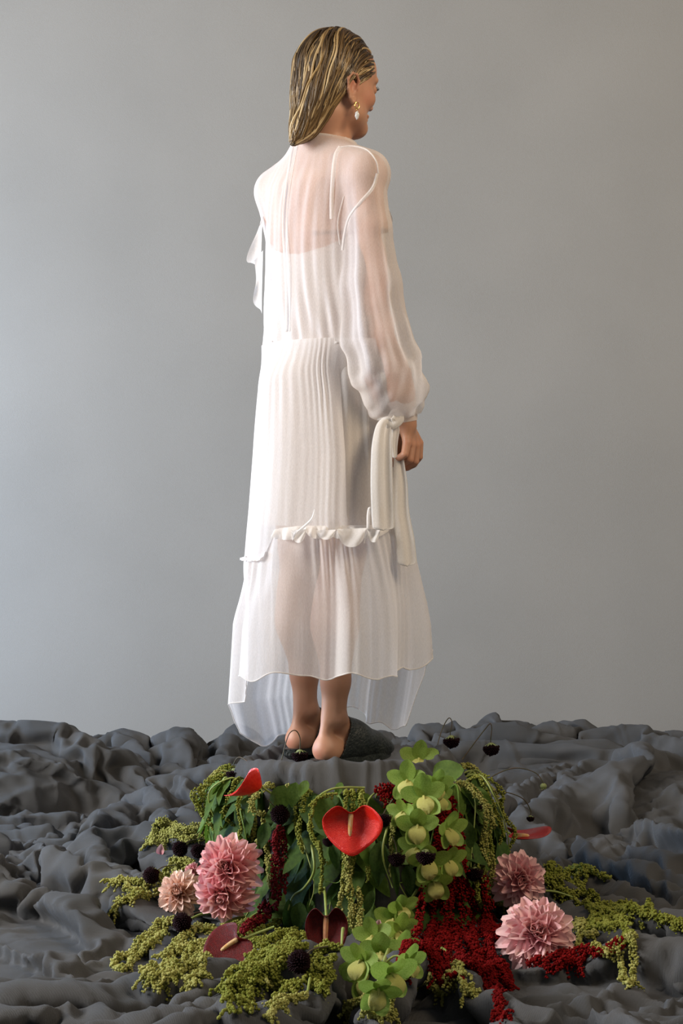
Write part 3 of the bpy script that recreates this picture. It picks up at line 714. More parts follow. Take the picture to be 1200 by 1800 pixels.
# opaque slip under it all
slr = [(1.60, -.165, .085, .04, .106, 0), (1.50, -.172, .092, .04, .108, .001), (1.355, -.170, .10, .04, .112, .001), (1.24, -.175, .135, .04, .128, .003), (1.10, -.172, .145, .04, .13, .006), (.90, -.18, .145, .04, .135, .010)]
SLT = arc([(0, 1.60), (40, 1.66), (90, 1.68), (150, 1.62), (180, 1.585), (215, 1.560), (235, 1.553), (262, 1.565), (290, 1.592), (312, 1.605), (340, 1.60)])
slr2 = []
def slip_mesh():
    rows = np.array(sorted(slip_rows)); na, nz_ = 220, 90; d = np.linspace(0, 360, na, endpoint=False); a = np.radians(d); zt = SLT(d)
    Z = zt[None]+(.918-zt)[None]*np.linspace(0, 1, nz_)[:, None]; wa = a-(-A45)
    hx, hy, am = [np.interp(Z, rows[:, 0], rows[:, i]) for i in (1, 2, 3)]
    # body-frame ellipse
    la = a[None]+A45; fo = 1+am/.16*(np.sin(la*17+np.sin(la*3)*2)+.6*np.sin(la*29))
    r = hx*np.cos(la)*fo; f = hy*np.sin(la)*fo
    return BC+BR*r[..., None]+BF*f[..., None]+np.array([0, 0, 1.])*Z[..., None]
SLP = slip_mesh(); slip = put('slip', SLP, grid_faces(SLP.shape[0], SLP.shape[1], True), SOLID, gown)
V, F = tube(np.concatenate([SLP[0], SLP[0][:1]]), .0014, 5, cap=False); put('slip_edging', V, F, TRIM, gown)
# scalloped ruffle standing out along the seam
def ruffle(name, path, out, drop, lobes, depth, n=320, m=12, seed=0, lift=.0, mtl=None, flare=.006):
    """path n x 3, out = outward unit vectors"""
    r = np.random.default_rng(seed); s = np.linspace(0, 1, len(path)); x = s*lobes+.25*np.sin(s*lobes*1.7+seed); lob = np.abs(np.sin(np.pi*x))**.55
    L = drop+depth*lob; wv = np.sin(2*np.pi*x*1.5+seed)*flare+.5*flare*np.sin(2*np.pi*x*3.3)
    t = np.linspace(0, 1, m)[:, None]; prof = np.sin(t*1.7)*(.010+wv[None]*1.0)+.004
    P = path[None]+out[None]*prof[..., None]+np.array([0, 0, 1.])*(lift-(L[None]*t))[..., None]
    o = put(name, P, grid_faces(m, len(path)), mtl or TRIM, gown); V, F = tube(P[-1], .0012, 4); put('ruffle_edge', V, F, TRIM, gown) if False else None
    return P
dd = np.linspace(232, 420, 520) % 360
def skirt_line(dd, zf, off=0):
    rows = np.array(sorted(skr)); a = np.radians(dd); Z = zf(dd); c = [np.interp(Z, rows[:, 0], rows[:, i]) for i in range(1, 6)]
    e = (np.abs(np.cos(a))**2.3+np.abs(np.sin(a))**2.3)**(-1/2.3)
    P = np.stack([(c[0]+c[1])/2+(c[1]-c[0])/2*e*np.cos(a), c[2]+c[3]*e*np.sin(a), Z], -1)
    O = np.stack([np.cos(a), np.sin(a), 0*a], -1); return P, O
RP, RO = skirt_line(dd, lambda d: SEAM(d)+.006)
ruffle('scalloped_ruffle', RP-RO*.002, RO, .010, 9.5, .020, seed=3)
d2 = np.linspace(150, 226, 160); RP2, RO2 = skirt_line(d2, lambda d: SEAM(d)+.004); ruffle('seam_ruffle', RP2-RO2*.002, RO2, .004, 9, .004, seed=1, flare=.002)
# upright petals of the ruffle
def petal_sheet(name, base, tip, width, parent, mtl, bend=.01, n=16, m=9, out=np.array([.2, -1, 0]), point=1.6, start=.0):
    base, tip = np.asarray(base), np.asarray(tip); ax = tip-base; s = np.cross(ax, out); s /= np.linalg.norm(s); o = out/np.linalg.norm(out)
    t = np.linspace(0, 1, n)[:, None]; x = np.linspace(-1, 1, m)[None]; wd = width/2*(start+(1-start)*np.sin(np.pi*np.clip(t*.5+.5*0, 0, 1))**.5)*np.where(t > .8, np.sqrt(np.clip(1-((t-.8)/.2)**2, 0, 1)), 1)
    P = base+ax*t[..., None]+s*(wd*x)[..., None]+o*(bend*np.sin(np.pi*t)+.25*bend*np.cos(x*5+t*3))[..., None]
    return put(name, P, grid_faces(n, m), mtl, parent)
def g3(u, v, y=-.14): return W(u, v, y)
def lobe(a, b, depth, y, n=10, m=16):
    A, Bb = W(a[0], a[1], y), W(b[0], b[1], y); x = np.linspace(0, 1, m)[None]; t = np.linspace(0, 1, n)[:, None]; h = depth*(1-np.abs(2*x-1)**2.4)**.6
    P = A+(Bb-A)*x[..., None]+np.array([0, -1, 0])*(.010*np.sin(t*1.6)+.004*np.sin(x*8+t*3))[..., None]+np.array([0, 0, -1.])*(h*t)[..., None]
    return put('ruffle_lobe', P, grid_faces(n, m), TRIM, gown)
lobe((592, 930), (644, 928), .042, -.165); lobe((512, 932), (538, 930), .030, -.160); lobe((556, 932), (590, 931), .022, -.165); lobe((700, 905), (722, 912), .030, -.02); lobe((645, 930), (668, 930), .03, -.165)
for pts, w in (([(553, 895), (548, 912), (535, 925), (520, 938), (514, 950)], .012), ([(640, 955), (646, 930), (647, 905), (650, 893), (655, 912), (662, 928)], .014)):
    C = catmull([W(u, v, -.165) for u, v in pts], 30); V, F = tube(C, np.interp(np.linspace(0, 1, 30), [0, .3, .7, 1], [.002, w*.55, w*.5, .002]), 8, (1, .45)); put('ruffle_fold', V, F, TRIM, gown)
# cuff, bow and long sash tails at the right wrist
CP = catmull([W(705, 703, -.062), W(711, 724, -.062), W(714, 741, -.060)], 14); V, F = tube(CP, np.interp(np.linspace(0, 1, 14), [0, .5, 1], [.036, .029, .0265])*1.0, 28, (1, 1), cap=False)
V = V+0; cuff = put('cuff', V, F, TRIM, gown)
def sash(name, pts, widths, y_tilt=0, fold=.006, mtl=SOLID, n=70, m=15, face=np.array([.25, -1, 0]), th=.0012):
    C = catmull(pts, n); T = np.gradient(C, axis=0); T /= np.linalg.norm(T, axis=1, keepdims=True); fv = face/np.linalg.norm(face)
    S = np.cross(T, fv); S /= np.linalg.norm(S, axis=1, keepdims=True); t = np.linspace(0, 1, n); w = np.interp(t, np.linspace(0, 1, len(widths)), widths)/2
    rnd = np.where(t > .955, np.sqrt(np.clip(1-((t-.955)/.045)**2, 0, 1)), 1); w = w*rnd; x = np.linspace(-1, 1, m)
    P = C[:, None]+S[:, None]*(w[:, None]*x[None])[..., None]+fv*(fold*(np.sin(x*4.2)[None]*(1-.5*t[:, None])+.5*np.sin(x*7+2)[None]*np.exp(-t*5)[:, None]))[..., None]
    o = put(name, P, grid_faces(n, m), mtl, gown); md = o.modifiers.new('thick', 'SOLIDIFY'); md.thickness = th; return o
sash('sash_tail', [W(686, 738, -.105), W(675, 752, -.125), W(671, 790, -.150), W(671, 850, -.165), W(673, 905, -.172), W(674, 932, -.178)], [.016, .036, .047, .051, .052, .050])
sash('sash_tail', [W(693, 738, -.10), W(694, 755, -.105), W(692, 780, -.108), W(694, 805, -.106)], [.014, .022, .018, .010], fold=.002)
sash('sash_tail', [W(700, 800, -.07), W(703, 850, -.08), W(704, 900, -.09), W(712, 950, -.10), W(716, 995, -.11)], [.02, .034, .04, .044, .046], fold=.004)
sash('bow_loop', [W(684, 737, -.11), W(690, 745, -.118), W(700, 735, -.112), W(693, 727, -.105), W(684, 737, -.10)], [.014, .026, .028, .020, .012], fold=.002)
V, F = tube(np.array([W(664, 737, -.10), W(676, 738, -.112), W(690, 733, -.108), W(702, 728, -.09)]), [.004, .007, .007, .004], 8); put('sash_knot', V, F, TRIM, gown)
# flounces of the bodice front that show past either side
def flounce_side(name, pts_in, pts_out, y0, y1, n=26, m=10):
    A = catmull(pts_in, n); Bp = catmull(pts_out, n); t = np.linspace(0, 1, m)
    P = A[:, None]*(1-t)[None, :, None]+Bp[:, None]*t[None, :, None]; P[..., 1] += .010*np.sin(np.arange(n)[:, None]*.4)*t[None]+.004*np.sin(t*4)[None]
    return put(name, P, grid_faces(n, m), TRIM, gown)
flounce_side('front_flounce', [W(462, 375, .13), W(460, 410, .12), W(459, 450, .12), W(459, 478, .12)], [W(459, 385, .13), W(449, 415, .14), W(433, 456, .15), W(446, 462, .14)], 0, 0)
flounce_side('front_flounce', [W(462, 440, .10), W(461, 480, .10), W(460, 520, .10), W(460, 552, .10)], [W(447, 458, .12), W(450, 495, .12), W(445, 530, .13), W(459, 546, .13)], 0, 0)
flounce_side('front_flounce', [W(668, 330, .0), W(672, 352, .0), W(675, 378, .0), W(678, 400, .0)], [W(671, 335, .01), W(680, 362, .02), W(690, 388, .02), W(680, 402, .01)], 0, 0)
# earring
GOLD = mat('gold', (.85, .55, .2), .22); GOLD.node_tree.nodes['Principled BSDF'].inputs['Metallic'].default_value = 1
PEARL = mat('pearl', (.80, .80, .78), .18, (.62, .66, .68), 60, .2, 200, coat=.6)
ec = H(.090, -.004, -.076)-np.array([0, 0, .006]); a = np.linspace(-3.0, 2.8, 32)+math.pi*.5
dirf = HF*.95+HR*.1; C = ec+dirf*(np.cos(a)*.0062)[:, None]*-1+np.array([0, 0, 1.])*(np.sin(a)*.0072)[:, None]*-1
V, F = tube(C, .0021, 8); er = put('earring', V, F, GOLD, person)
pc_ = ec+np.array([0, 0, -.0235]); bm = bmesh.new(); bmesh.ops.create_icosphere(bm, subdivisions=3, radius=1)
pv = np.array([v.co[:] for v in bm.verts]); pf = [tuple(v.index for v in f.verts) for f in bm.faces]; bm.free()
pv = pv*np.array([.0052, .0052, .0105]); pv[:, :2] *= (1-.45*np.clip(-pv[:, 2:3]/.0105, 0, 1)); pv += .0006*np.sin(pv[:, ::-1]*700)
put('pearl', pv+pc_, pf, PEARL, er)
V, F = tube(np.array([ec+np.array([0, 0, -.007]), pc_+np.array([0, 0, .010])]), .0009, 5); put('link', V, F, GOLD, er)
# ------------------------------------------------------------ plants: shared pieces
rnd = random.Random(5); rg = np.random.default_rng(8)
LEAFM = [mat('leaf_green', (.068, .125, .014), .5, (.12, .20, .03), 14, .5, 160, trans=.3, spec=.25),
         mat('leaf_bright_green', (.095, .19, .018), .45, (.16, .26, .035), 12, .5, 160, trans=.28, spec=.4),
         mat('leaf_dark_green', (.036, .080, .012), .45, (.070, .135, .022), 14, .5, 160, trans=.25, spec=.3)]
STEMM = mat('pale_green_stem', (.20, .27, .05), .5, (.30, .34, .09), 30, .2, 90)
DSTEM = mat('thin_dark_stem', (.045, .055, .02), .6, (.09, .05, .03), 60)
LIME = mat('lime_tassel', (.27, .27, .055), .8, (.47, .45, .15), 55, .5, 300, detail=2, trans=.18)
OLIVE = mat('olive_tassel', (.17, .19, .025), .8, (.32, .33, .07), 55, .5, 300, detail=2, trans=.18)
CRIM = mat('crimson_tassel', (.12, .0018, .002), .9, (.21, .004, .0035), 60, .5, 300, detail=2, trans=.12)
MAROON = mat('maroon_tassel', (.10, .005, .008), .9, (.20, .014, .018), 60, .5, 300, detail=2, trans=.12)
SPATHE = mat('red_spathe', (.78, .012, .008), .22, (.88, .03, .015), 18, .5, 70, trans=.16, coat=.35)
DSPATHE = mat('dark_red_spathe', (.075, .002, .003), .42, (.15, .004, .005), 22, .5, 70, trans=.1, coat=.06, spec=.25)
CREAM = mat('cream_spadix', (.85, .62, .34), .5, (.90, .45, .12), 18, .6, 400)
PINKSP = mat('salmon_spadix', (.72, .26, .12), .5, (.80, .45, .22), 14, .6, 400)
ORCH = mat('orchid_green', (.22, .36, .045), .45, (.36, .50, .10), 26, .3, 90, trans=.35)
ORLIP = mat('orchid_lip', (.60, .58, .09), .5, (.78, .76, .30), 90, .6, 240, trans=.2)
BLACKP = mat('black_floret', (.006, .003, .004), .7, (.030, .006, .010), 120, .6, 300)
for m_ in (CRIM, MAROON, LIME, OLIVE, BLACKP): m_.node_tree.nodes['Principled BSDF'].inputs['Specular IOR Level'].default_value = .12
CALYX = mat('calyx_green', (.12, .17, .05), .6, (.36, .40, .16), 120, .4, 300)
def petal_mat(name, base, mid, tip):
    m, t, b = nt(name); N = t.nodes.new; L = t.links.new; b.inputs['Roughness'].default_value = .6
    tc = N('ShaderNodeTexCoord'); sp = N('ShaderNodeSeparateXYZ'); L(tc.outputs['Generated'], sp.inputs[0])
    oi = N('ShaderNodeObjectInfo'); ad = N('ShaderNodeMath'); ad.operation = 'MULTIPLY_ADD'; ad.inputs[1].default_value = .55; L(oi.outputs['Random'], ad.inputs[0]); s = N('ShaderNodeMath'); s.operation = 'SUBTRACT'; s.inputs[1].default_value = .27
    L(sp.outputs[1], s.inputs[0]); L(s.outputs[0], ad.inputs[2])
    r = N('ShaderNodeValToRGB'); e = r.color_ramp.elements; e[0].color = (*base, 1); e[1].color = (*tip, 1); k = e.new(.45); k.color = (*mid, 1); L(ad.outputs[0], r.inputs[0])
    n = N('ShaderNodeTexNoise'); n.inputs['Scale'].default_value = 9; mp = N('ShaderNodeMapping'); mp.inputs['Scale'].default_value = (9, .8, 1); L(tc.outputs['Generated'], mp.inputs[0]); L(mp.outputs[0], n.inputs['Vector'])
    mx = N('ShaderNodeMix'); mx.data_type = 'RGBA'; mx.blend_type = 'MULTIPLY'; mx.inputs['Factor'].default_value = .30; L(r.outputs[0], mx.inputs['A']); L(n.outputs['Fac'], mx.inputs['B'])
    g = N('ShaderNodeBrightContrast'); g.inputs['Bright'].default_value = .15; L(mx.outputs['Result'], g.inputs[0])
    L(g.outputs[0], b.inputs['Base Color']); out = t.nodes['Material Output']; tr = N('ShaderNodeBsdfTranslucent'); L(g.outputs[0], tr.inputs[0]); ms = N('ShaderNodeMixShader'); ms.inputs[0].default_value = .25
    L(b.outputs[0], ms.inputs[1]); L(tr.outputs[0], ms.inputs[2]); L(ms.outputs[0], out.inputs['Surface']); return m
PINK = petal_mat('pink_petal', (.62, .10, .16), (.78, .30, .33), (.88, .52, .50))
ROSE = petal_mat('rose_petal', (.66, .07, .14), (.82, .22, .26), (.90, .48, .46))
PEACH = petal_mat('peach_petal', (.80, .30, .20), (.88, .52, .33), (.93, .62, .50))

def unit(v): v = np.asarray(v, float); return v/(np.linalg.norm(v)+1e-12)
def basis(pos, ydir, zdir, s=(1, 1, 1)):
    """matrix whose y axis runs along ydir and whose z axis leans to zdir"""
    y = unit(ydir); z = np.asarray(zdir, float); z = unit(z-y*z.dot(y)); x = np.cross(y, z); s = (s, s, s) if np.isscalar(s) else s
    M = Matrix(((x[0]*s[0], y[0]*s[1], z[0]*s[2], pos[0]), (x[1]*s[0], y[1]*s[1], z[1]*s[2], pos[1]), (x[2]*s[0], y[2]*s[1], z[2]*s[2], pos[2]), (0, 0, 0, 1)))
    return M
def place(name, me, M, parent, root=None):
    o = link(name, me, parent); p = parent; off = Vector((0, 0, 0))
    while p is not None: off += p.location; p = p.parent
    o.matrix_basis = Matrix.Translation(-off) @ M; return o
def blade(n, m, width, curl, fold, wave=0, seed=0, notch=0, tip=1.0):
    """unit-long leaf or petal along +y, up = +z"""
    r = np.random.default_rng(seed); t = np.linspace(0, 1, n)[:, None]; x = np.linspace(-1, 1, m)[None]; w = width(t)/2
    X = x*w; Y = t+notch*(x**2)*np.minimum(1, (1-t)*2.2)*0; Z = curl*(t**2)*-1+fold*np.abs(x)*w*2+wave*np.sin(t*9+x*3+r.uniform(0, 6))*np.abs(x)*w
    return np.stack([X, Y+0*X, Z+0*X], -1).reshape(-1, 3)
def bl(name, n, m, material, **k): return mesh(name, blade(n, m, **k), grid_faces(n, m), material)
ovate = lambda t: .50*np.sin(np.pi*np.clip(t, 0, 1)**.78)**.85*(1-.18*t)+.012
lance = lambda t: .30*np.sin(np.pi*np.clip(t, 0, 1)**.8)**.9+.012
roundl = lambda t: .80*np.sin(np.pi*np.clip(t, 0, 1)**.85)**.6*(1-.1*t)+.015
LEAVES = []
for k in range(3):
    for i, (w, c, f, wv) in enumerate(((ovate, .22, .16, .15), (ovate, .05, -.10, .2), (lance, .30, .2, .15), (ovate, .40, .1, .25))):
        LEAVES.append(bl('leaf', 11, 5, LEAFM[k], width=w, curl=c, fold=f, wave=wv, seed=i+4*k))
ROUNDLEAF = bl('leaf', 12, 7, LEAFM[1], width=roundl, curl=.1, fold=.08, wave=.1)
phi_ = (1+5**.5)/2
ICV = np.array([(-1, phi_, 0), (1, phi_, 0), (-1, -phi_, 0), (1, -phi_, 0), (0, -1, phi_), (0, 1, phi_), (0, -1, -phi_), (0, 1, -phi_), (phi_, 0, -1), (phi_, 0, 1), (-phi_, 0, -1), (-phi_, 0, 1)])/math.hypot(1, phi_)
ICF = np.array([(0, 11, 5), (0, 5, 1), (0, 1, 7), (0, 7, 10), (0, 10, 11), (1, 5, 9), (5, 11, 4), (11, 10, 2), (10, 7, 6), (7, 1, 8), (3, 9, 4), (3, 4, 2), (3, 2, 6), (3, 6, 8), (3, 8, 9), (4, 9, 5), (2, 4, 11), (6, 2, 10), (8, 6, 7), (9, 8, 1)])
def beads(C, R):
    V = C[:, None]+ICV[None]*R[:, None, None]; F = ICF[None]+12*np.arange(len(C))[:, None, None]
    return V.reshape(-1, 3), F.reshape(-1, 3)
def tassel_beads(path, rad, bead=.0026, dens=1.0, side=0, sidelen=.03, floor=False):
    """seed clusters along a drooping strand; side = short side sprigs per metre"""
    P = np.asarray(path); L = np.linalg.norm(np.diff(P, axis=0), axis=1).sum(); n = max(6, int(L/.0032)); C = catmull(P, n); T, N, B_ = frames(C)
    out, rr = [], []; t = np.linspace(0, 1, n); prof = rad*np.interp(t, [0, .08, .5, .9, 1], [.45, .9, 1, .75, .3])*(1+.22*np.sin(t*L*160+rg.random()*6))
    k = max(2, int(round(4*dens)))
    for j in range(k):
        a = rg.uniform(0, 2*np.pi, n); d = prof*np.sqrt(rg.uniform(.25, 1, n)); c = C+N*(np.cos(a)*d)[:, None]+B_*(np.sin(a)*d)[:, None]+T*rg.normal(0, .001, n)[:, None]
        out.append(c); rr.append(bead*rg.uniform(.75, 1.25, n))
    for _ in range(int(side*L)):
        i = rg.integers(2, n-1); a = rg.uniform(0, 2*np.pi); d = unit(N[i]*math.cos(a)+B_[i]*math.sin(a)+T[i]*.6); l = sidelen*rg.uniform(.4, 1.1); q = max(4, int(l/.0028)); s = np.linspace(0, 1, q)[:, None]
        c = C[i]+d*l*s+np.array([0, 0, -.6*l])*s*s
        for j in range(3):
            out.append(c+rg.normal(0, prof[i]*.32, (q, 3))); rr.append(bead*rg.uniform(.7, 1.15, q))
    C_, R_b = np.concatenate(out), np.concatenate(rr)
    if floor:
        for i in range(0, len(C_), 1):
            pass
    return beads(C_, R_b)
def plinth_r(phi, z):
    """how far the draped cloth stands out from the plinth axis"""
    c, s = math.cos(phi), math.sin(phi); h = CBVH.ray_cast(Vector((MC[0]+c*.42, MC[1]+s*.42, z)), Vector((-c, -s, 0)))
    return min(.31, math.hypot(h[0].x-MC[0], h[0].y-MC[1])) if h[0] is not None else .26
def rim(phi, r, z): return np.array([MC[0]+r*math.cos(phi), MC[1]+r*math.sin(phi), z])
def lift_path(uv, h, sm=2):
    P = np.array([ray_cloth(u, v) for u, v in uv]); C = catmull(P, max(8, len(P)*4))
    for p in C:
        z = max(cloth_z(p[0]+dx, p[1]+dy) for dx, dy in ((0, 0), (.008, 0), (-.008, 0), (0, -.008)))
        if z < .30: p[2] = z+h
    for _ in range(sm): C[1:-1, 2] = np.maximum(C[1:-1, 2], (C[:-2, 2]+C[2:, 2])/2)
    return C
def front(u, v, off=.05):
    """a point standing `off` in front of the draped plinth or cloth"""
    p = ray_cloth(u, v)
    if 350 < u < 900 and v < 1625 and (p[1] > .12 or np.hypot(p[0]-MC[0], p[1]-MC[1]) > .42):
        p = W(u, v, -.02-.18*max(0, 1-((u-620)/250)**2))
    d = unit(np.array([0, CAMY, CAMZ])-p); return p+d*off
def at_r(phi, z, off): return rim(phi, max(plinth_r(phi, max(.02, min(z, .30))), .20)+off, z)

# ------------------------------------------------------------ leafy stems that hang down the mound
GL = 'leafy stems hanging over the plinth'
def leafy(phi, zend, n, off, k0, lab='leafy green stem hanging among others down the flower mound', grp=GL, scale=1.0):
    e = empty('leafy_stem', at_r(phi, .335, 0)); tag(e, lab, 'plant', grp)
    P = [at_r(phi, .325, -.02), at_r(phi, .335, .012), at_r(phi, .30, off*.8)]; zz = .30
    while zz > zend: zz -= .07; P.append(at_r(phi+.05*math.sin(zz*40+phi*7), zz, off))
    C = catmull(P, 26); V, F = tube(C, np.linspace(.0032, .0014, 26), 5); put('stem', V, F, STEMM, e)
    for i in range(n):
        t = (i+.6)/n; p = C[int(t*25)]; ph = math.atan2(p[1]-MC[1], p[0]-MC[0]); o = np.array([math.cos(ph), math.sin(ph), 0]); tg = np.array([-math.sin(ph), math.cos(ph), 0]); sd = 1 if i % 2 else -1
        d = unit(o*rnd.uniform(.25, .75)+tg*sd*rnd.uniform(.2, .9)+np.array([0, 0, -rnd.uniform(.5, 1.1)])); nz = o+np.array([0, 0, .5])+tg*sd*.4*rnd.random()
        L = rnd.uniform(.062, .105)*scale; M = basis(p, d, nz, (L*rnd.uniform(.85, 1.15), L, L))
        place('leaf', LEAVES[(k0*4+rnd.randrange(4)) % 12], M, e)
    return e
ORD = 'first second third fourth fifth sixth seventh eighth ninth tenth eleventh twelfth thirteenth fourteenth fifteenth sixteenth seventeenth eighteenth nineteenth twentieth twenty-first twenty-second'.split()
for i in range(21):
    ph = math.radians(-192+i*(214/20))+rnd.uniform(-.04, .04)
    leafy(ph, rnd.uniform(.03, .07), 15, rnd.uniform(.012, .040), rnd.choice([0, 0, 2, 2, 1]), lab='dark leafy stem hanging down the plinth, '+ORD[i]+' counted round from the left edge', scale=1.12)
# single leaves the photograph shows clearly: (u, v of the base), (u, v of the tip), width ratio, mesh, lift
def big_leaf(root, b, t, wr, me, off, offt=None, zl=(0, -1, .35)):
    pb = front(*b, off); pt = W(t[0], t[1], pb[1]-.01); L = np.linalg.norm(pt-pb)
    return place('leaf', me, basis(pb, pt-pb, zl, (L*wr, L, L)), root)
e = empty('leafy_stem', front(575, 1392, .05)); tag(e, 'leafy stem with broad oval leaves in the middle front of the mound', 'plant')
V, F = tube(catmull([front(640, 1385, .06), front(610, 1384, .09), front(580, 1388, .10), front(556, 1405, .10), front(545, 1440, .09)], 20), np.linspace(.003, .0018, 20), 6); put('stem', V, F, STEMM, e)
for b, t, wr, k in (((568, 1395), (570, 1470), 1.15, 0), ((520, 1375), (512, 1420), 1.3, 0), ((500, 1380), (478, 1440), 1.2, 1), ((540, 1372), (525, 1400), 1.2, 4), ((470, 1445), (455, 1495), 1.0, 8), ((510, 1450), (520, 1500), 1.0, 8), ((600, 1375), (590, 1400), 1.2, 4), ((585, 1480), (592, 1530), .9, 8)):
    big_leaf(e, b, t, wr, LEAVES[k], .085)
e = empty('leafy_stem', front(700, 1460, .05)); tag(e, 'leafy stem with long dark leaves left of the green orchids', 'plant')
V, F = tube(catmull([front(690, 1400, .05), front(684, 1440, .08), front(672, 1500, .08), front(690, 1560, .07)], 20), np.linspace(.003, .0018, 20), 6); put('stem', V, F, STEMM, e)
for b, t, wr, k in (((668, 1478), (665, 1560), .95, 8), ((690, 1500), (700, 1580), .6, 10), ((640, 1460), (648, 1525), 1.1, 4), ((715, 1520), (722, 1575), 1.0, 8), ((655, 1565), (640, 1610), .8, 8)):
    big_leaf(e, b, t, wr, LEAVES[k], .085)
e = empty('leafy_stem', front(830, 1400, .04)); tag(e, 'leafy stem on the right rim with one large round leaf', 'plant')
V, F = tube(catmull([front(800, 1372, .05), front(840, 1392, .06), front(860, 1430, .05), front(865, 1480, .05)], 20), np.linspace(.003, .0018, 20), 6); put('stem', V, F, STEMM, e)
big_leaf(e, (760, 1360), (815, 1352), .95, ROUNDLEAF, .07); 
for b, t, wr, k in (((830, 1385), (868, 1420), 1.0, 4), ((845, 1430), (850, 1500), 1.2, 0), ((815, 1440), (822, 1510), 1.1, 8), ((860, 1450), (872, 1520), .9, 0), ((808, 1400), (846, 1412), 1.0, 8)):
    big_leaf(e, b, t, wr, LEAVES[k], .06)
e = empty('leafy_stem', front(470, 1560, .04)); tag(e, 'leafy stem with narrow drooping leaves below the maroon tassel', 'plant')
V, F = tube(catmull([front(548, 1485, .10), front(552, 1530, .11), front(535, 1560, .11), front(515, 1575, .10), front(506, 1600, .10)], 20), np.linspace(.0036, .0018, 20), 6); put('stem', V, F, STEMM, e)
for b, t, wr, k in (((508, 1580), (503, 1650), .9, 10), ((528, 1585), (520, 1640), 1.1, 8), ((430, 1535), (422, 1590), 1.0, 8), ((437, 1560), (440, 1600), .9, 8), ((545, 1580), (548, 1620), .8, 8), ((455, 1570), (452, 1610), .9, 10)):
    big_leaf(e, b, t, wr, LEAVES[k], .10)

# ------------------------------------------------------------ amaranth
def amaranth(label, strands, rad, bead, mtl, stem=None, group=None, side=0, dens=1.0, sidelen=.03, cat='plant', stemm=None):
    e = empty('amaranth', np.asarray(strands[0][0])); tag(e, label, cat, group)
    for s in strands:
        V, F = tassel_beads(s, rad*rg.uniform(.85, 1.15), bead, dens, side, sidelen); put('tassel', V, F, mtl, e)
    if stem is not None:
        V, F = tube(catmull(stem, 16), np.linspace(.0034, .002, 16), 6); put('stem', V, F, stemm or STEMM, e)
    return e
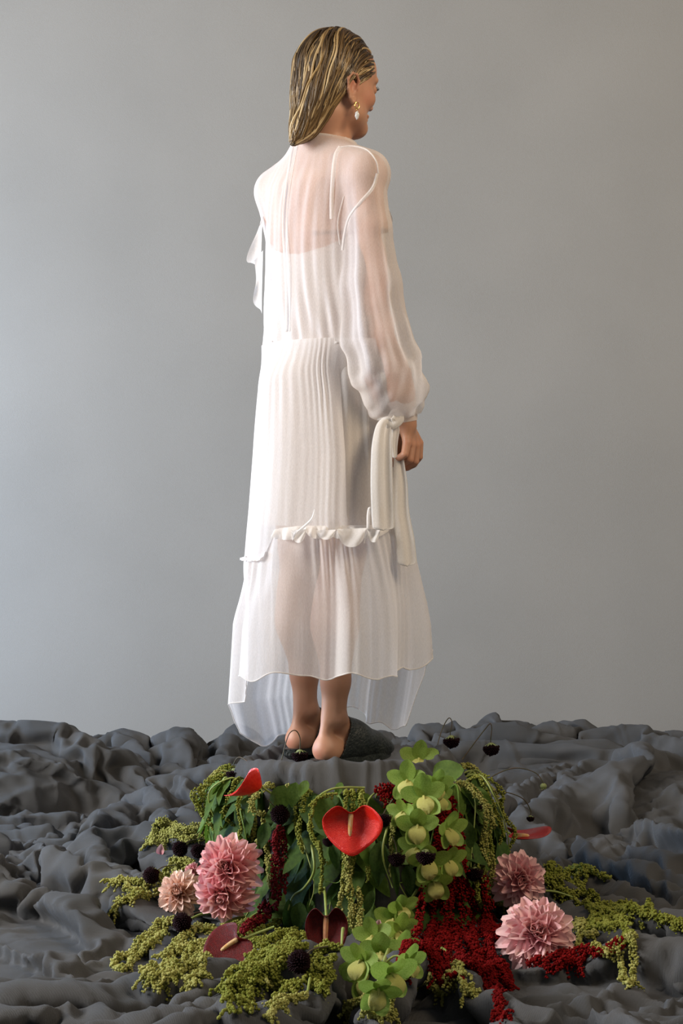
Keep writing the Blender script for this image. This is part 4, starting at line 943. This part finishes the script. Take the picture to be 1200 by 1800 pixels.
# on the cloth: (label, list of strands in picture points, thickness, olive?)
LYING = [
 ('lime amaranth reaching furthest left over the grey cloth', [[(350, 1552), (300, 1548), (262, 1552), (225, 1556), (186, 1560)], [(330, 1560), (285, 1568), (245, 1580), (215, 1596), (198, 1606)], [(345, 1530), (310, 1538), (270, 1545)], [(262, 1562), (238, 1572), (216, 1572)]], .0085, 0),
 ('lime amaranth clump on the left shoulder of the mound', [[(372, 1478), (335, 1468), (300, 1464), (272, 1474), (266, 1490)], [(360, 1490), (325, 1484), (290, 1492), (282, 1505)], [(375, 1470), (350, 1462), (318, 1462)]], .010, 0),
 ('short lime amaranth curl low on the left cloth', [[(320, 1642), (280, 1655), (245, 1668), (210, 1690), (196, 1704)], [(262, 1668), (236, 1690), (222, 1708), (200, 1706)], [(300, 1650), (262, 1664), (232, 1680)]], .0085, 0),
 ('lime amaranth fan under the peach dahlia', [[(380, 1640), (335, 1655), (300, 1680), (268, 1704), (252, 1722)], [(360, 1660), (325, 1690), (300, 1712), (270, 1720)], [(340, 1665), (310, 1680), (286, 1690)], [(352, 1680), (322, 1712), (280, 1724)]], .0085, 0),
 ('lime amaranth hanging beside the dark fallen anthurium', [[(430, 1632), (385, 1650), (350, 1680), (336, 1712), (342, 1738)], [(410, 1645), (370, 1672), (356, 1700), (352, 1722)], [(440, 1622), (400, 1632), (360, 1640)]], .0085, 0),
 ('lime amaranth mat left of the dark standing anthurium', [[(500, 1620), (465, 1640), (430, 1650), (400, 1652)], [(520, 1640), (480, 1655), (450, 1662), (420, 1640)], [(480, 1605), (450, 1625), (420, 1632)], [(540, 1650), (505, 1662), (470, 1672)]], .009, 1),
 ('largest lime amaranth spilling to the bottom edge', [[(560, 1655), (510, 1672), (465, 1692), (425, 1722), (398, 1752), (404, 1796)], [(540, 1672), (495, 1690), (455, 1715), (425, 1748), (420, 1790)], [(520, 1690), (480, 1705), (445, 1735), (408, 1740)], [(500, 1668), (470, 1705), (440, 1752), (440, 1792)], [(470, 1672), (440, 1700), (400, 1735)]], .010, 1),
 ('lime amaranth curling round the black scabious', [[(600, 1672), (560, 1688), (545, 1722), (510, 1745), (480, 1762)], [(575, 1700), (578, 1730), (560, 1752)], [(500, 1690), (485, 1720), (492, 1750), (520, 1762)], [(590, 1690), (566, 1712), (556, 1740), (566, 1750)]], .009, 1),
 ('loose lime amaranth end at the bottom left of centre', [[(540, 1752), (505, 1762), (482, 1778), (470, 1796)], [(520, 1758), (490, 1752), (462, 1748)]], .006, 0),
 ('small lime amaranth end below the lower orchids', [[(700, 1742), (665, 1752), (630, 1770), (604, 1788)], [(690, 1760), (662, 1775), (650, 1792)], [(700, 1750), (684, 1775), (676, 1796)]], .0075, 0),
 ('lime amaranth tuft lying over the crimson strands', [[(800, 1700), (775, 1722), (752, 1745), (742, 1772)], [(798, 1702), (812, 1725), (828, 1748)], [(800, 1705), (795, 1730), (800, 1752)], [(782, 1712), (765, 1742), (778, 1756)]], .007, 0),
 ('olive amaranth running behind the upper right dahlia', [[(845, 1560), (870, 1584), (905, 1592), (940, 1590)], [(930, 1560), (975, 1545), (1020, 1542), (1072, 1552)], [(950, 1572), (990, 1560), (1030, 1556)], [(960, 1548), (1000, 1534), (1040, 1540)]], .010, 1),
 ('olive amaranth trailing furthest right to the frame edge', [[(960, 1590), (1005, 1578), (1045, 1590), (1095, 1606), (1150, 1625), (1215, 1640)], [(1080, 1605), (1130, 1612), (1180, 1628), (1215, 1648)], [(1060, 1595), (1100, 1598), (1150, 1618)]], .0095, 1),
 ('olive amaranth bend drooping toward the right foreground', [[(1010, 1585), (1040, 1605), (1045, 1632), (1070, 1636), (1088, 1628)], [(1050, 1605), (1078, 1622), (1098, 1640), (1106, 1664)], [(1030, 1600), (1056, 1618), (1068, 1640)]], .0085, 1),
 ('olive amaranth poking out beside the lower right dahlia', [[(1002, 1632), (1018, 1640), (1030, 1652), (1042, 1660)], [(1012, 1645), (1022, 1662), (1014, 1668)], [(1040, 1672), (1064, 1688), (1086, 1702), (1104, 1736)], [(1095, 1700), (1112, 1715), (1108, 1740)]], .008, 0),
]
for lab, st, rad, ol in LYING:
    paths = [lift_path(s, rad*.8) for s in st]
    P0 = paths[0][0]; inw = unit(np.array([MC[0], MC[1], 0])-np.array([P0[0], P0[1], 0]))*.09
    amaranth(lab, paths, rad, .0029, OLIVE if ol else LIME, stem=[P0+inw+np.array([0, 0, .012]), P0+inw*.5+np.array([0, 0, .012]), P0], side=95, sidelen=.030)
# hanging over the rim
def hang(phi, z0, z1, off, wob=.06):
    P = [at_r(phi, .325, -.015), at_r(phi, .337, off*.35)]; z = .30; ph = phi
    while z > z1:
        P.append(at_r(ph, z, off+.012*math.sin(z*50+phi*9))); z -= .045; ph += rnd.uniform(-wob, wob)*.3
    return catmull(P, 30)
GA = 'green amaranths hanging over the plinth'
gi = 0
for i in range(19):
    ph = math.radians(-186+i*(200/18)+rnd.uniform(-3, 3))
    if -72 < math.degrees(ph) < -42 or (math.degrees(ph) > -36 and i % 3): continue
    gi += 1
    st = [hang(ph+rnd.uniform(-.07, .07), .34, rnd.uniform(.05, .2), rnd.uniform(.04, .075)) for _ in range(rnd.choice([1, 2, 2]))]
    amaranth('slim green amaranth among the hanging leaves, '+ORD[gi-1]+' from the left rim', st, rnd.uniform(.0045, .007), .0024, rnd.choice([LIME, OLIVE, OLIVE]), group=GA, side=30, sidelen=.012)
for lab, uvs, rad, m_ in (('lime amaranth hanging straight below the bright red anthurium', [[(606, 1470), (608, 1520), (602, 1560), (596, 1590)], [(611, 1480), (612, 1540), (618, 1600), (622, 1640)], [(630, 1560), (632, 1600), (628, 1650)]], .007, LIME),
    ('lime amaranth tassel left of the maroon tassel', [[(447, 1425), (446, 1480), (444, 1530), (442, 1580)], [(462, 1440), (470, 1500), (474, 1560)]], .007, LIME),
    ('green amaranth arching from the middle rim to the left', [[(590, 1395), (556, 1405), (545, 1445), (548, 1470), (565, 1500)], [(560, 1480), (566, 1520), (562, 1570)]], .005, OLIVE),
    ('olive amaranth tassels at the right end of the mound', [[(858, 1460), (864, 1500), (862, 1545)], [(848, 1510), (850, 1550), (858, 1590)], [(840, 1520), (838, 1560), (845, 1595)], [(868, 1490), (872, 1540), (868, 1580), (890, 1594)]], .0055, OLIVE)):
    amaranth(lab, [catmull([front(u, v, .10) for u, v in s], 24) for s in uvs], rad, .0026, m_, side=50, sidelen=.014)
# crimson amaranth: one plant, many strands fanning out at its foot
cs = []
for top, mid, end in (((770, 1385), (775, 1480), [(760, 1570), (745, 1640), (712, 1700), (690, 1750)]), ((785, 1390), (790, 1500), [(770, 1590), (755, 1660), (738, 1720)]), ((778, 1388), (800, 1520), [(790, 1600), (785, 1660), (790, 1720)]),
                      ((795, 1400), (805, 1530), [(812, 1600), (822, 1660), (850, 1700)]), ((790, 1400), (812, 1545), [(838, 1610), (880, 1650), (930, 1680)]), ((782, 1420), (782, 1540), [(762, 1610), (752, 1680), (770, 1740)]),
                      ((800, 1430), (820, 1560), [(850, 1630), (862, 1690), (872, 1740), (888, 1798)]), ((790, 1430), (798, 1560), [(800, 1640), (820, 1700), (862, 1730), (900, 1735)]), ((770, 1440), (765, 1550), [(742, 1610), (722, 1670), (700, 1700)]),
                      ((775, 1440), (780, 1570), [(775, 1650), (745, 1720), (752, 1765), (800, 1790)]), ((800, 1450), (822, 1575), [(858, 1640), (905, 1668), (960, 1690), (1010, 1688)]), ((796, 1440), (808, 1575), [(828, 1650), (846, 1716), (880, 1762)]),
                      ((788, 1440), (792, 1575), [(780, 1650), (768, 1700), (812, 1735)])):
    a = [front(*top, .05), front((top[0]+mid[0])/2, (top[1]+mid[1])/2, .065), front(*mid, .055)]; b = lift_path(end, .012); a.append(front(end[0][0], end[0][1]-30, .04))
    cs.append(np.concatenate([np.array(a), b[1::2]]))
e = amaranth('crimson amaranth pouring down the right front and fanning over cloth', cs, .0095, .0027, CRIM, side=70, sidelen=.022)
for st in ([(900, 1672), (945, 1690), (985, 1700), (1020, 1682), (1052, 1690), (1078, 1712), (1096, 1698)], [(870, 1660), (915, 1690), (960, 1705), (1000, 1712), (1025, 1700)], [(850, 1690), (880, 1722), (900, 1742)], [(860, 1640), (900, 1658), (930, 1676)], [(820, 1690), (850, 1712), (880, 1722)], [(730, 1660), (712, 1690), (700, 1730), (672, 1760)]):
    V, F = tassel_beads(lift_path(st, .010), .0105, .0028, 1.2, 80, .022); put('tassel', V, F, CRIM, e)
amaranth('crimson amaranth clump tucked under the cloth rim left of the orchids', [catmull([front(u, v, .06) for u, v in s], 16) for s in ([(668, 1382), (690, 1395), (705, 1420), (712, 1445)], [(660, 1386), (680, 1405), (695, 1430)], [(680, 1380), (700, 1392), (722, 1405)])], .011, .0027, CRIM, side=60, sidelen=.02)
amaranth('single maroon amaranth tassel hanging left of the middle leaves', [catmull([front(u, v, .11) for u, v in s], 24) for s in ([(490, 1448), (487, 1500), (490, 1550), (486, 1600)], [(496, 1455), (500, 1510), (500, 1570)], [(484, 1460), (482, 1520), (480, 1580)])], .008, .0025, MAROON, side=30, sidelen=.012)
amaranth('dusky pink amaranth tassel curling onto the lime mat', [lift_path([(492, 1600), (478, 1618), (462, 1640), (436, 1652), (424, 1664)], .03), lift_path([(480, 1590), (470, 1612), (455, 1632)], .03)], .010, .0027, MAROON, side=50, sidelen=.02)

# ------------------------------------------------------------ anthuriums
def heart(n=22, m=17, cup=.12, wave=.04, lobe=.22, seed=0, curl=0):
    """heart-shaped spathe, unit long, notch at y = 0, tip at y = 1, facing +z"""
    r = np.random.default_rng(seed); a = np.linspace(-math.pi, math.pi, 48, endpoint=False); rr = np.linspace(0, 1, 10)
    ox = .52*np.sin(a)*(1+.12*np.cos(a))*np.where(np.cos(a) < 0, 1.0, 1-.42*np.cos(a)**2); oy = .36+np.where(np.cos(a) > 0, .64*np.cos(a), .36*np.cos(a))-lobe*np.exp(-((np.abs(a)-math.pi)/.38)**2)*-1
    ox = ox*(1); P = []
    for k in rr:
        x = ox*k; y = .30+(oy-.30)*k; z = cup*(k**2)+wave*k*k*np.sin(3*a+seed)+.05*k*np.cos(2*a)+curl*np.clip(-x, 0, 1)**2*k*6
        P.append(np.stack([x, y, z], -1))
    return np.array(P).reshape(-1, 3), grid_faces(10, 48, True)
def spadix(material, length, r0=.006, r1=.0035, bend=.1):
    t = np.linspace(0, 1, 20); C = np.stack([bend*length*np.sin(t*1.4), length*t, .25*length*t*(1-t)+.006+0*t], -1); return tube(C, np.interp(t, [0, .1, .9, 1], [r0*.8, r0, r1, r1*.4]), 12)
def anthurium(label, pos, ydir, zdir, size, m_, sm, wid=1.0, stem=None, seed=0, cup=.12, wave=.04, curl=0, sl=.62, name='anthurium'):
    e = empty(name, pos); tag(e, label, 'flower')
    hv, hq = heart(seed=seed, cup=cup, wave=wave, curl=curl); M = basis(pos, ydir, zdir, (size*wid, size, size)); Y = np.array(M.to_3x3()); 
    me = mesh('spathe', hv, hq, m_); o = place('spathe', me, M, e); md = o.modifiers.new('thick', 'SOLIDIFY'); md.thickness = .008
    V, F = spadix(sm, sl, .062*.9, .045*.9, .08); V = V+np.array([0, .24, .01]); place('spadix', mesh('spadix', V, tri4(F), sm), basis(pos, ydir, zdir, (size*.85, size, size)), e)
    if stem is not None:
        V, F = tube(catmull([np.array(pos)+unit(ydir)*size*.28]+list(stem), 16), .0026, 6); put('stem', V, F, STEMM, e)
    return e
p = front(616, 1405, .15); anthurium('bright red glossy anthurium facing out at the centre of the mound', p+np.array([0, 0, 0]), (.02, .02, -1), (.1, -1, .25), .116, SPATHE, CREAM, 1.02, [front(612, 1470, .10), front(612, 1540, .07)], 1, .10, .05, .22, .5)
p = W(572, 1584, -.66); anthurium('dark red anthurium standing upright above the lime amaranth', p, (.05, -.04, -1), (-.02, -1, .08), .116, DSPATHE, PINKSP, .70, [front(570, 1560, .06)], 4, .16, .03, 0, .72)
p = W(436, 1638, -.62); anthurium('dark red anthurium fallen on the lime amaranth with yellow spadix', p, (-.74, -.30, -.52), (-.25, -.80, .60), .105, DSPATHE, CREAM, .95, [p+np.array([.05, .04, .0])], 6, .06, .03, 0, .4)
p = front(476, 1368, .10); anthurium('bright red anthurium seen edge on at the left rim', p, W(418, 1418, 0)-W(476, 1368, 0), (-.75, -.35, .6), .100, SPATHE, CREAM, .62, [front(500, 1410, .04)], 2, .30, .08, .2, .4)
p = W(884, 1472, -.02); anthurium('dull red anthurium seen edge on at the right of the mound', p, (1, .05, .02), (.05, -.22, .97), .115, mat('dull_red_spathe', (.30, .012, .012), .3, (.42, .02, .02), 20, .4, 70, trans=.12, coat=.2), CREAM, .6, [W(872, 1452, -.03), W(845, 1425, -.05)], 3, .1, .04, 0, .3)

# ------------------------------------------------------------ cymbidium orchids
osep = lambda t: .66*np.sin(np.pi*np.clip(t*.97+.02, 0, 1)**1.05)**.52+.02
OP = [bl('petal', 10, 7, ORCH, width=osep, curl=-.16, fold=.10, wave=.06, seed=1), bl('petal', 10, 7, ORCH, width=osep, curl=.08, fold=.06, wave=.08, seed=3)]
def lip_mesh():
    t = np.linspace(0, 1, 12)[:, None]; x = np.linspace(-1, 1, 11)[None]; w = .30*np.sin(np.pi*np.clip(t*.86+.12, 0, 1))**.6
    P = np.stack([w*np.sin(x*1.9)/1.0, t*.62+0*x, .16+.20*(1-np.cos(x*1.5))*-1*(1-t)+.22*np.sin(t*2.6)+.035*np.sin(x*9+t*5)*t], -1).reshape(-1, 3); return mesh('lip', P, grid_faces(12, 11), ORLIP)
LIP = lip_mesh()
cv, cf = tube(np.array([(0, .02, .02), (0, .06, .16), (0, .03, .30), (0, -.06, .38)]), [.07, .075, .07, .03], 10); COLM = mesh('column', cv, tri4(cf), ORLIP)
def orchid_flower(spray, pos, face, up, size):
    f = empty('flower', (0, 0, 0)); f.parent = spray; f.location = Vector(pos)-spray.location; face = unit(face); up = unit(np.asarray(up)-face*face.dot(up)); rt = np.cross(up, face)
    for k, (a, me, s) in enumerate(((90, 0, 1), (90+68, 1, .95), (90-68, 1, .95), (90+148, 0, .92), (90-148, 0, .92))):
        a = math.radians(a+rnd.uniform(-6, 6)); d = rt*math.cos(a)+up*math.sin(a)+face*rnd.uniform(.18, .62); place('petal', OP[me], basis(np.array(pos), d, face, size*s*rnd.uniform(.92, 1.05)), f)
    place('lip', LIP, basis(np.array(pos), -up+face*.25, face, size*1.15), f); place('column', COLM, basis(np.array(pos), up, face, size*.8), f)
def orchid_spray(label, spec, stem):
    e = empty('orchid_spray', stem[0]); tag(e, label, 'orchid')
    C = catmull(stem, 30); V, F = tube(C, .0036, 7); put('stem', V, F, STEMM, e)
    for u, v, off, fx, fz, s in spec:
        p = front(u, v, off); c = C[np.argmin(np.linalg.norm(C-p, axis=1))]
        orchid_flower(e, p, (fx, -1, fz), (rnd.uniform(-.25, .25), 0, 1), s); V, F = tube(catmull([c, (c+p)/2+np.array([0, .01, .01]), p+np.array([0, .006, 0])], 8), .0022, 5); put('pedicel', V, F, STEMM, e)
orchid_spray('tall spray of lime green orchids running down the right front of the mound',
    [(735, 1336, .09, .1, .25, 0.0538), (716, 1374, .11, -.25, .15, 0.0515), (764, 1382, .10, .45, .1, 0.0448), (744, 1402, .13, .05, .1, 0.0560), (709, 1428, .10, -.6, .0, 0.0403), (734, 1452, .13, -.1, .0, 0.0560), (786, 1458, .12, .65, -.1, 0.0493), (733, 1492, .12, -.5, .05, 0.0493), (752, 1512, .14, .1, -.35, 0.0538), (786, 1512, .12, .5, -.3, 0.0470), (762, 1548, .12, .1, -.5, 0.0515), (770, 1402, .09, .6, -.1, 0.0403)],
    [front(735, 1330, .04), front(742, 1380, .07), front(748, 1440, .08), front(755, 1500, .08), front(765, 1560, .08)])
orchid_spray('lower cluster of lime green orchids at the foot of the mound',
    [(706, 1596, .10, .2, .0, 0.0403), (690, 1618, .09, .0, .3, 0.0493), (700, 1640, .10, .5, .2, 0.0515), (655, 1648, .12, -.3, .35, 0.0493), (668, 1676, .15, .0, .2, 0.0538), (636, 1690, .14, -.6, .1, 0.0493), (646, 1716, .17, -.05, .05, 0.0582), (704, 1668, .12, .6, .1, 0.0470), (686, 1712, .14, .55, -.1, 0.0515), (664, 1738, .14, .1, -.5, 0.0470), (716, 1690, .09, .7, .0, 0.0403)],
    [front(735, 1560, .05), front(712, 1600, .06), front(690, 1650, .07), front(672, 1700, .09), front(665, 1735, .10)])

# ------------------------------------------------------------ dahlias
dl = lambda t: .50*np.sin(np.pi*np.clip(t, 0, 1)**.7*.93+.06)**.8
def dpet(m_, s): return [bl('petal', 8, 5, m_, width=dl, curl=c, fold=.55, wave=.35, seed=s+i) for i, c in enumerate((-.25, .05, .35))]
DP = {'pink': dpet(PINK, 1), 'rose': dpet(ROSE, 5), 'peach': dpet(PEACH, 9)}
def dahlia(label, pos, face, size, kind, n=92, flat=.6, droop=0.0, squash=(1, 1), stem=None):
    e = empty('dahlia', pos); tag(e, label, 'flower'); face = unit(face); up = unit(np.array([0, 0, 1])-face*face[2]); rt = np.cross(up, face)
    for i in range(n):
        k = (i+.5)/n; a = i*2.39996+rnd.uniform(-.1, .1); el = math.radians(84-96*k**.85+rnd.uniform(-9, 9)); L = size*(.42+.58*k**.5)*rnd.uniform(.85, 1.1)
        rad = rt*math.cos(a)*squash[0]+up*math.sin(a)*squash[1]; d = rad*math.cos(el)+face*math.sin(el)*flat+np.array([0, 0, -droop*k]); p = np.array(pos)+rad*size*.10*k-face*size*.16*k
        place('petal', DP[kind][min(2, int(k*3))], basis(p, d, face+rad*-.25, (L*1.05, L, L)), e)
    bm = bmesh.new(); bmesh.ops.create_uvsphere(bm, u_segments=12, v_segments=8, radius=size*.2); v = np.array([q.co[:] for q in bm.verts]); f = [tuple(q.index for q in g.verts) for g in bm.faces]; bm.free(); put('calyx', v+np.array(pos)-face*size*.22, f, CALYX, e)
    if stem is not None:
        V, F = tube(catmull([np.array(pos)-face*size*.3]+list(stem), 14), .0028, 6); put('stem', V, F, STEMM, e)
dahlia('rose pink dahlia, upper of the pair left of the mound', W(400, 1525, -.33), (-.1, -1, .35), .072, 'rose', 96, squash=(1, .95), stem=[W(425, 1505, -.22)])
dahlia('rose pink dahlia with long drooping petals, lower of the left pair', W(392, 1570, -.34), (-.15, -1, -.15), .070, 'rose', 74, droop=.55, squash=(.85, .7), stem=[W(420, 1550, -.24)])
dahlia('peach and pink dahlia furthest left beside the lime amaranth', ray_cloth(316, 1600)+np.array([0, -.02, .045]), (-.25, -1, .45), .054, 'peach', 90, squash=(1, .9), stem=[ray_cloth(345, 1600)+np.array([0, .02, .02])])
dahlia('small magenta dahlia bud between the pink and peach dahlias', ray_cloth(337, 1550)+np.array([0, -.01, .03]), (-.2, -1, .5), .020, 'rose', 34, stem=[ray_cloth(350, 1552)+np.array([0, .02, .02])])
dahlia('round pink dahlia facing out on the right of the mound', W(914, 1546, -.24), (.1, -1, .25), .064, 'pink', 104, squash=(.95, 1.0), stem=[W(880, 1545, -.04)])
dahlia('wide pale pink dahlia lying open on the crimson strands', ray_cloth(942, 1680)+np.array([0, -.02, .055]), (-.05, -.85, .55), .078, 'pink', 104, flat=.5, squash=(1.0, .95), stem=[ray_cloth(905, 1640)+np.array([0, .03, .02])])

# ------------------------------------------------------------ scabious heads on thin stems
def floret_mesh():
    r = np.random.default_rng(2); parts = []; bm = bmesh.new(); bmesh.ops.create_uvsphere(bm, u_segments=16, v_segments=10, radius=.62); v = np.array([q.co[:] for q in bm.verts])*[1, 1, .75]; f = [tuple(q.index for q in g.verts) for g in bm.faces]; bm.free(); parts.append((v, f))
    for i in range(150):
        z = 1-1.45*(i+.5)/150; a = i*2.39996; s = math.sqrt(max(0, 1-z*z)); d = unit([s*math.cos(a), s*math.sin(a), z*.8+.12]); b = d*.5; t = unit(np.cross(d, [.1, .2, 1])); w = np.cross(d, t); l = r.uniform(.34, .52)
        pv = np.array([b+t*.07, b-t*.035+w*.06, b-t*.035-w*.06, b+d*l+t*.09, b+d*l-t*.045+w*.08, b+d*l-t*.045-w*.08, b+d*(l+.05)]); pf = [(0, 1, 4, 3), (1, 2, 5, 4), (2, 0, 3, 5), (3, 4, 6), (4, 5, 6), (5, 3, 6)]; parts.append((pv, pf))
    V, F = join(parts); return mesh('floret_dome', V, F, BLACKP)
SCAB = floret_mesh(); calp = bl('sepal', 6, 3, CALYX, width=lance, curl=.5, fold=.2)
bm = bmesh.new(); bmesh.ops.create_uvsphere(bm, u_segments=12, v_segments=8, radius=.42); cv = np.array([q.co[:] for q in bm.verts])*[1, 1, .6]-[0, 0, .40]; cf = [tuple(q.index for q in g.verts) for g in bm.faces]; bm.free(); CAPM = mesh('calyx', cv, cf, CALYX)
def scabious(label, head, axis, size, stem, green=False, squash=1.0, group=None):
    """axis: the way the flower faces, the stem joins on the other side"""
    axis = unit(axis); e = empty('scabious', head); tag(e, label, 'flower', group); M = basis(head, unit(np.cross(axis, [.3, .9, .2])), axis, (size, size, size*squash))
    if green:
        place('bud', CAPM, basis(head, unit(np.cross(axis, [.3, .9, .2])), axis, (size*1.7, size*1.7, size*2.4)), e)
    else:
        place('floret_dome', SCAB, M, e); place('calyx', CAPM, M, e)
    X = np.array(M.to_3x3())/size
    for k in range(11):
        a = k*2*math.pi/11; d = X[:, 0]*math.cos(a)+X[:, 1]*math.sin(a)-axis*rnd.uniform(-.1, .5); place('sepal', calp, basis(np.array(head)-axis*size*.45, d, -axis, (size*.9, size*rnd.uniform(.6, 1.0), size*.8)), e)
    C = catmull(list(stem)+[np.array(head)-axis*size*.55], 30); V, F = tube(C, np.linspace(.0015, .0011, 30), 6); put('stem', V, F, DSTEM, e)
def Y0(u, v, y): return W(u, v, y)
dn = (0, -.15, -1)
scabious('black scabious nodding just in front of the heels', Y0(527, 1327, -.17), dn, .019, [Y0(486, 1372, -.20), Y0(496, 1330, -.19), Y0(507, 1292, -.18), Y0(519, 1284, -.175), Y0(527, 1297, -.17)])
scabious('dark scabious nodding at the left edge of the plinth top', Y0(412, 1360, -.10), dn, .020, [Y0(448, 1358, -.15), Y0(436, 1340, -.13), Y0(420, 1331, -.11), Y0(411, 1342, -.10)])
scabious('dark scabious nodding against the backdrop, nearer the woman', Y0(793, 1302, .10), (.05, -.1, -1), .0205, [Y0(764, 1345, .06), Y0(770, 1304, .08), Y0(780, 1275, .10), Y0(789, 1262, .10), Y0(794, 1270, .10), Y0(791, 1288, .10)])
scabious('dark scabious nodding against the backdrop, further right', Y0(863, 1315, .08), (.05, -.1, -1), .0205, [Y0(812, 1335, .06), Y0(835, 1304, .07), Y0(852, 1282, .08), Y0(861, 1272, .08), Y0(864, 1280, .08), Y0(862, 1300, .08)])
scabious('green scabious bud on a long arching stem over the right cloth', Y0(955, 1390, .0), dn, .0115, [Y0(850, 1378, -.05), Y0(870, 1362, -.03), Y0(905, 1350, -.01), Y0(940, 1358, .0), Y0(954, 1376, .0)], green=True)
scabious('tiny scabious bud on a thin stem right of the mound', Y0(932, 1438, -.05), dn, .0095, [Y0(862, 1390, -.10), Y0(895, 1394, -.08), Y0(920, 1405, -.06), Y0(932, 1424, -.05)])
for lab, u, v, off, ax, s, st in (
    ('large black scabious facing out below the left rim', 492, 1432, .13, (-.1, -1, -.1), .022, [(470, 1405), (480, 1415)]),
    ('black scabious nodding above the rose pink dahlias', 412, 1462, .09, dn, .0195, [(420, 1425), (414, 1440)]),
    ('small black scabious between the red anthurium and orchids', 673, 1440, .10, (.1, -.8, -.8), .018, [(690, 1405), (680, 1420)]),
    ('black scabious hanging over the long dark leaves', 697, 1508, .11, (0, -.6, -.9), .019, [(690, 1470), (696, 1488)]),
    ('black scabious under the large round leaf', 835, 1420, .08, (0, -.6, -.9), .0195, [(832, 1390), (835, 1404)]),
    ('black scabious resting on the orchid spray', 748, 1504, .19, (-.05, -.35, -1), .021, [(740, 1470), (746, 1488)]),
    ('black scabious hanging low on the right side leaves', 834, 1534, .09, (0, -.6, -.9), .0195, [(830, 1500), (834, 1516)]),
    ('small black scabious in the leaves below the middle oval leaf', 577, 1478, .11, (0, -.6, -.9), .013, [(580, 1455), (578, 1466)]),
    ('small black scabious beside the rose pink dahlia', 454, 1536, .10, (0, -.8, -.6), .013, [(448, 1510), (452, 1524)])):
    scabious(lab, front(u, v, off), ax, s, [front(a, b, off*.8) for a, b in st])
for lab, u, v, ax, s in (
    ('black scabious under the lime clump on the left, nearer the dahlias', 350, 1512, (-.1, -.8, -.2), .019), ('black scabious under the lime clump on the left, outer one', 318, 1508, (-.1, -.8, -.2), .020),
    ('black scabious lying in the far left lime amaranth', 268, 1556, (-.1, -.8, .1), .020), ('black scabious lying under the peach dahlia', 322, 1640, (0, -.9, .2), .022), ('round black scabious facing up on the lime mat near the front', 526, 1712, (-.05, -.85, .55), .022)):
    h = ray_cloth(u, v)+np.array([0, -.025, .028]); scabious(lab, h, ax, s, [h+np.array([.05, .07, .01]), h+np.array([.02, .04, .01])])
# bare pale stems and curled tendrils among the leaves
for i in range(12):
    ph = math.radians(-170+i*(165/11)+rnd.uniform(-4, 4)); P = [at_r(ph, .32, -.01), at_r(ph, .34, .02), at_r(ph+.10*rnd.uniform(-1, 1), .30, .055), at_r(ph+.18*rnd.uniform(-1, 1), .25-.1*rnd.random(), .065), at_r(ph+.22*rnd.uniform(-1, 1), .16-.08*rnd.random(), .055)]
    V, F = tube(catmull(P, 28), np.linspace(.0028, .0009, 28), 6); o = put('bare_stem', V, F, rnd.choice([STEMM, STEMM, LEAFM[1]])); tag(o, 'thin bare green stem looping over the mound leaves, '+ORD[i]+' from the left', 'plant', 'bare stems over the mound')

# a few loose petals
for lab, pos, me, L in (('single pink petal fallen on the cloth left of the mound', ray_cloth(281, 1516)+np.array([0, 0, .02]), DP['pink'][0], .030), ('magenta petal resting on the lower orchid cluster', W(661, 1640, -.50), DP['rose'][0], .034)):
    o = place('petal', me, basis(pos, (.2, -.2, 1), (0, -1, .2), (L*1.3, L, L)), None); tag(o, lab, 'petal')
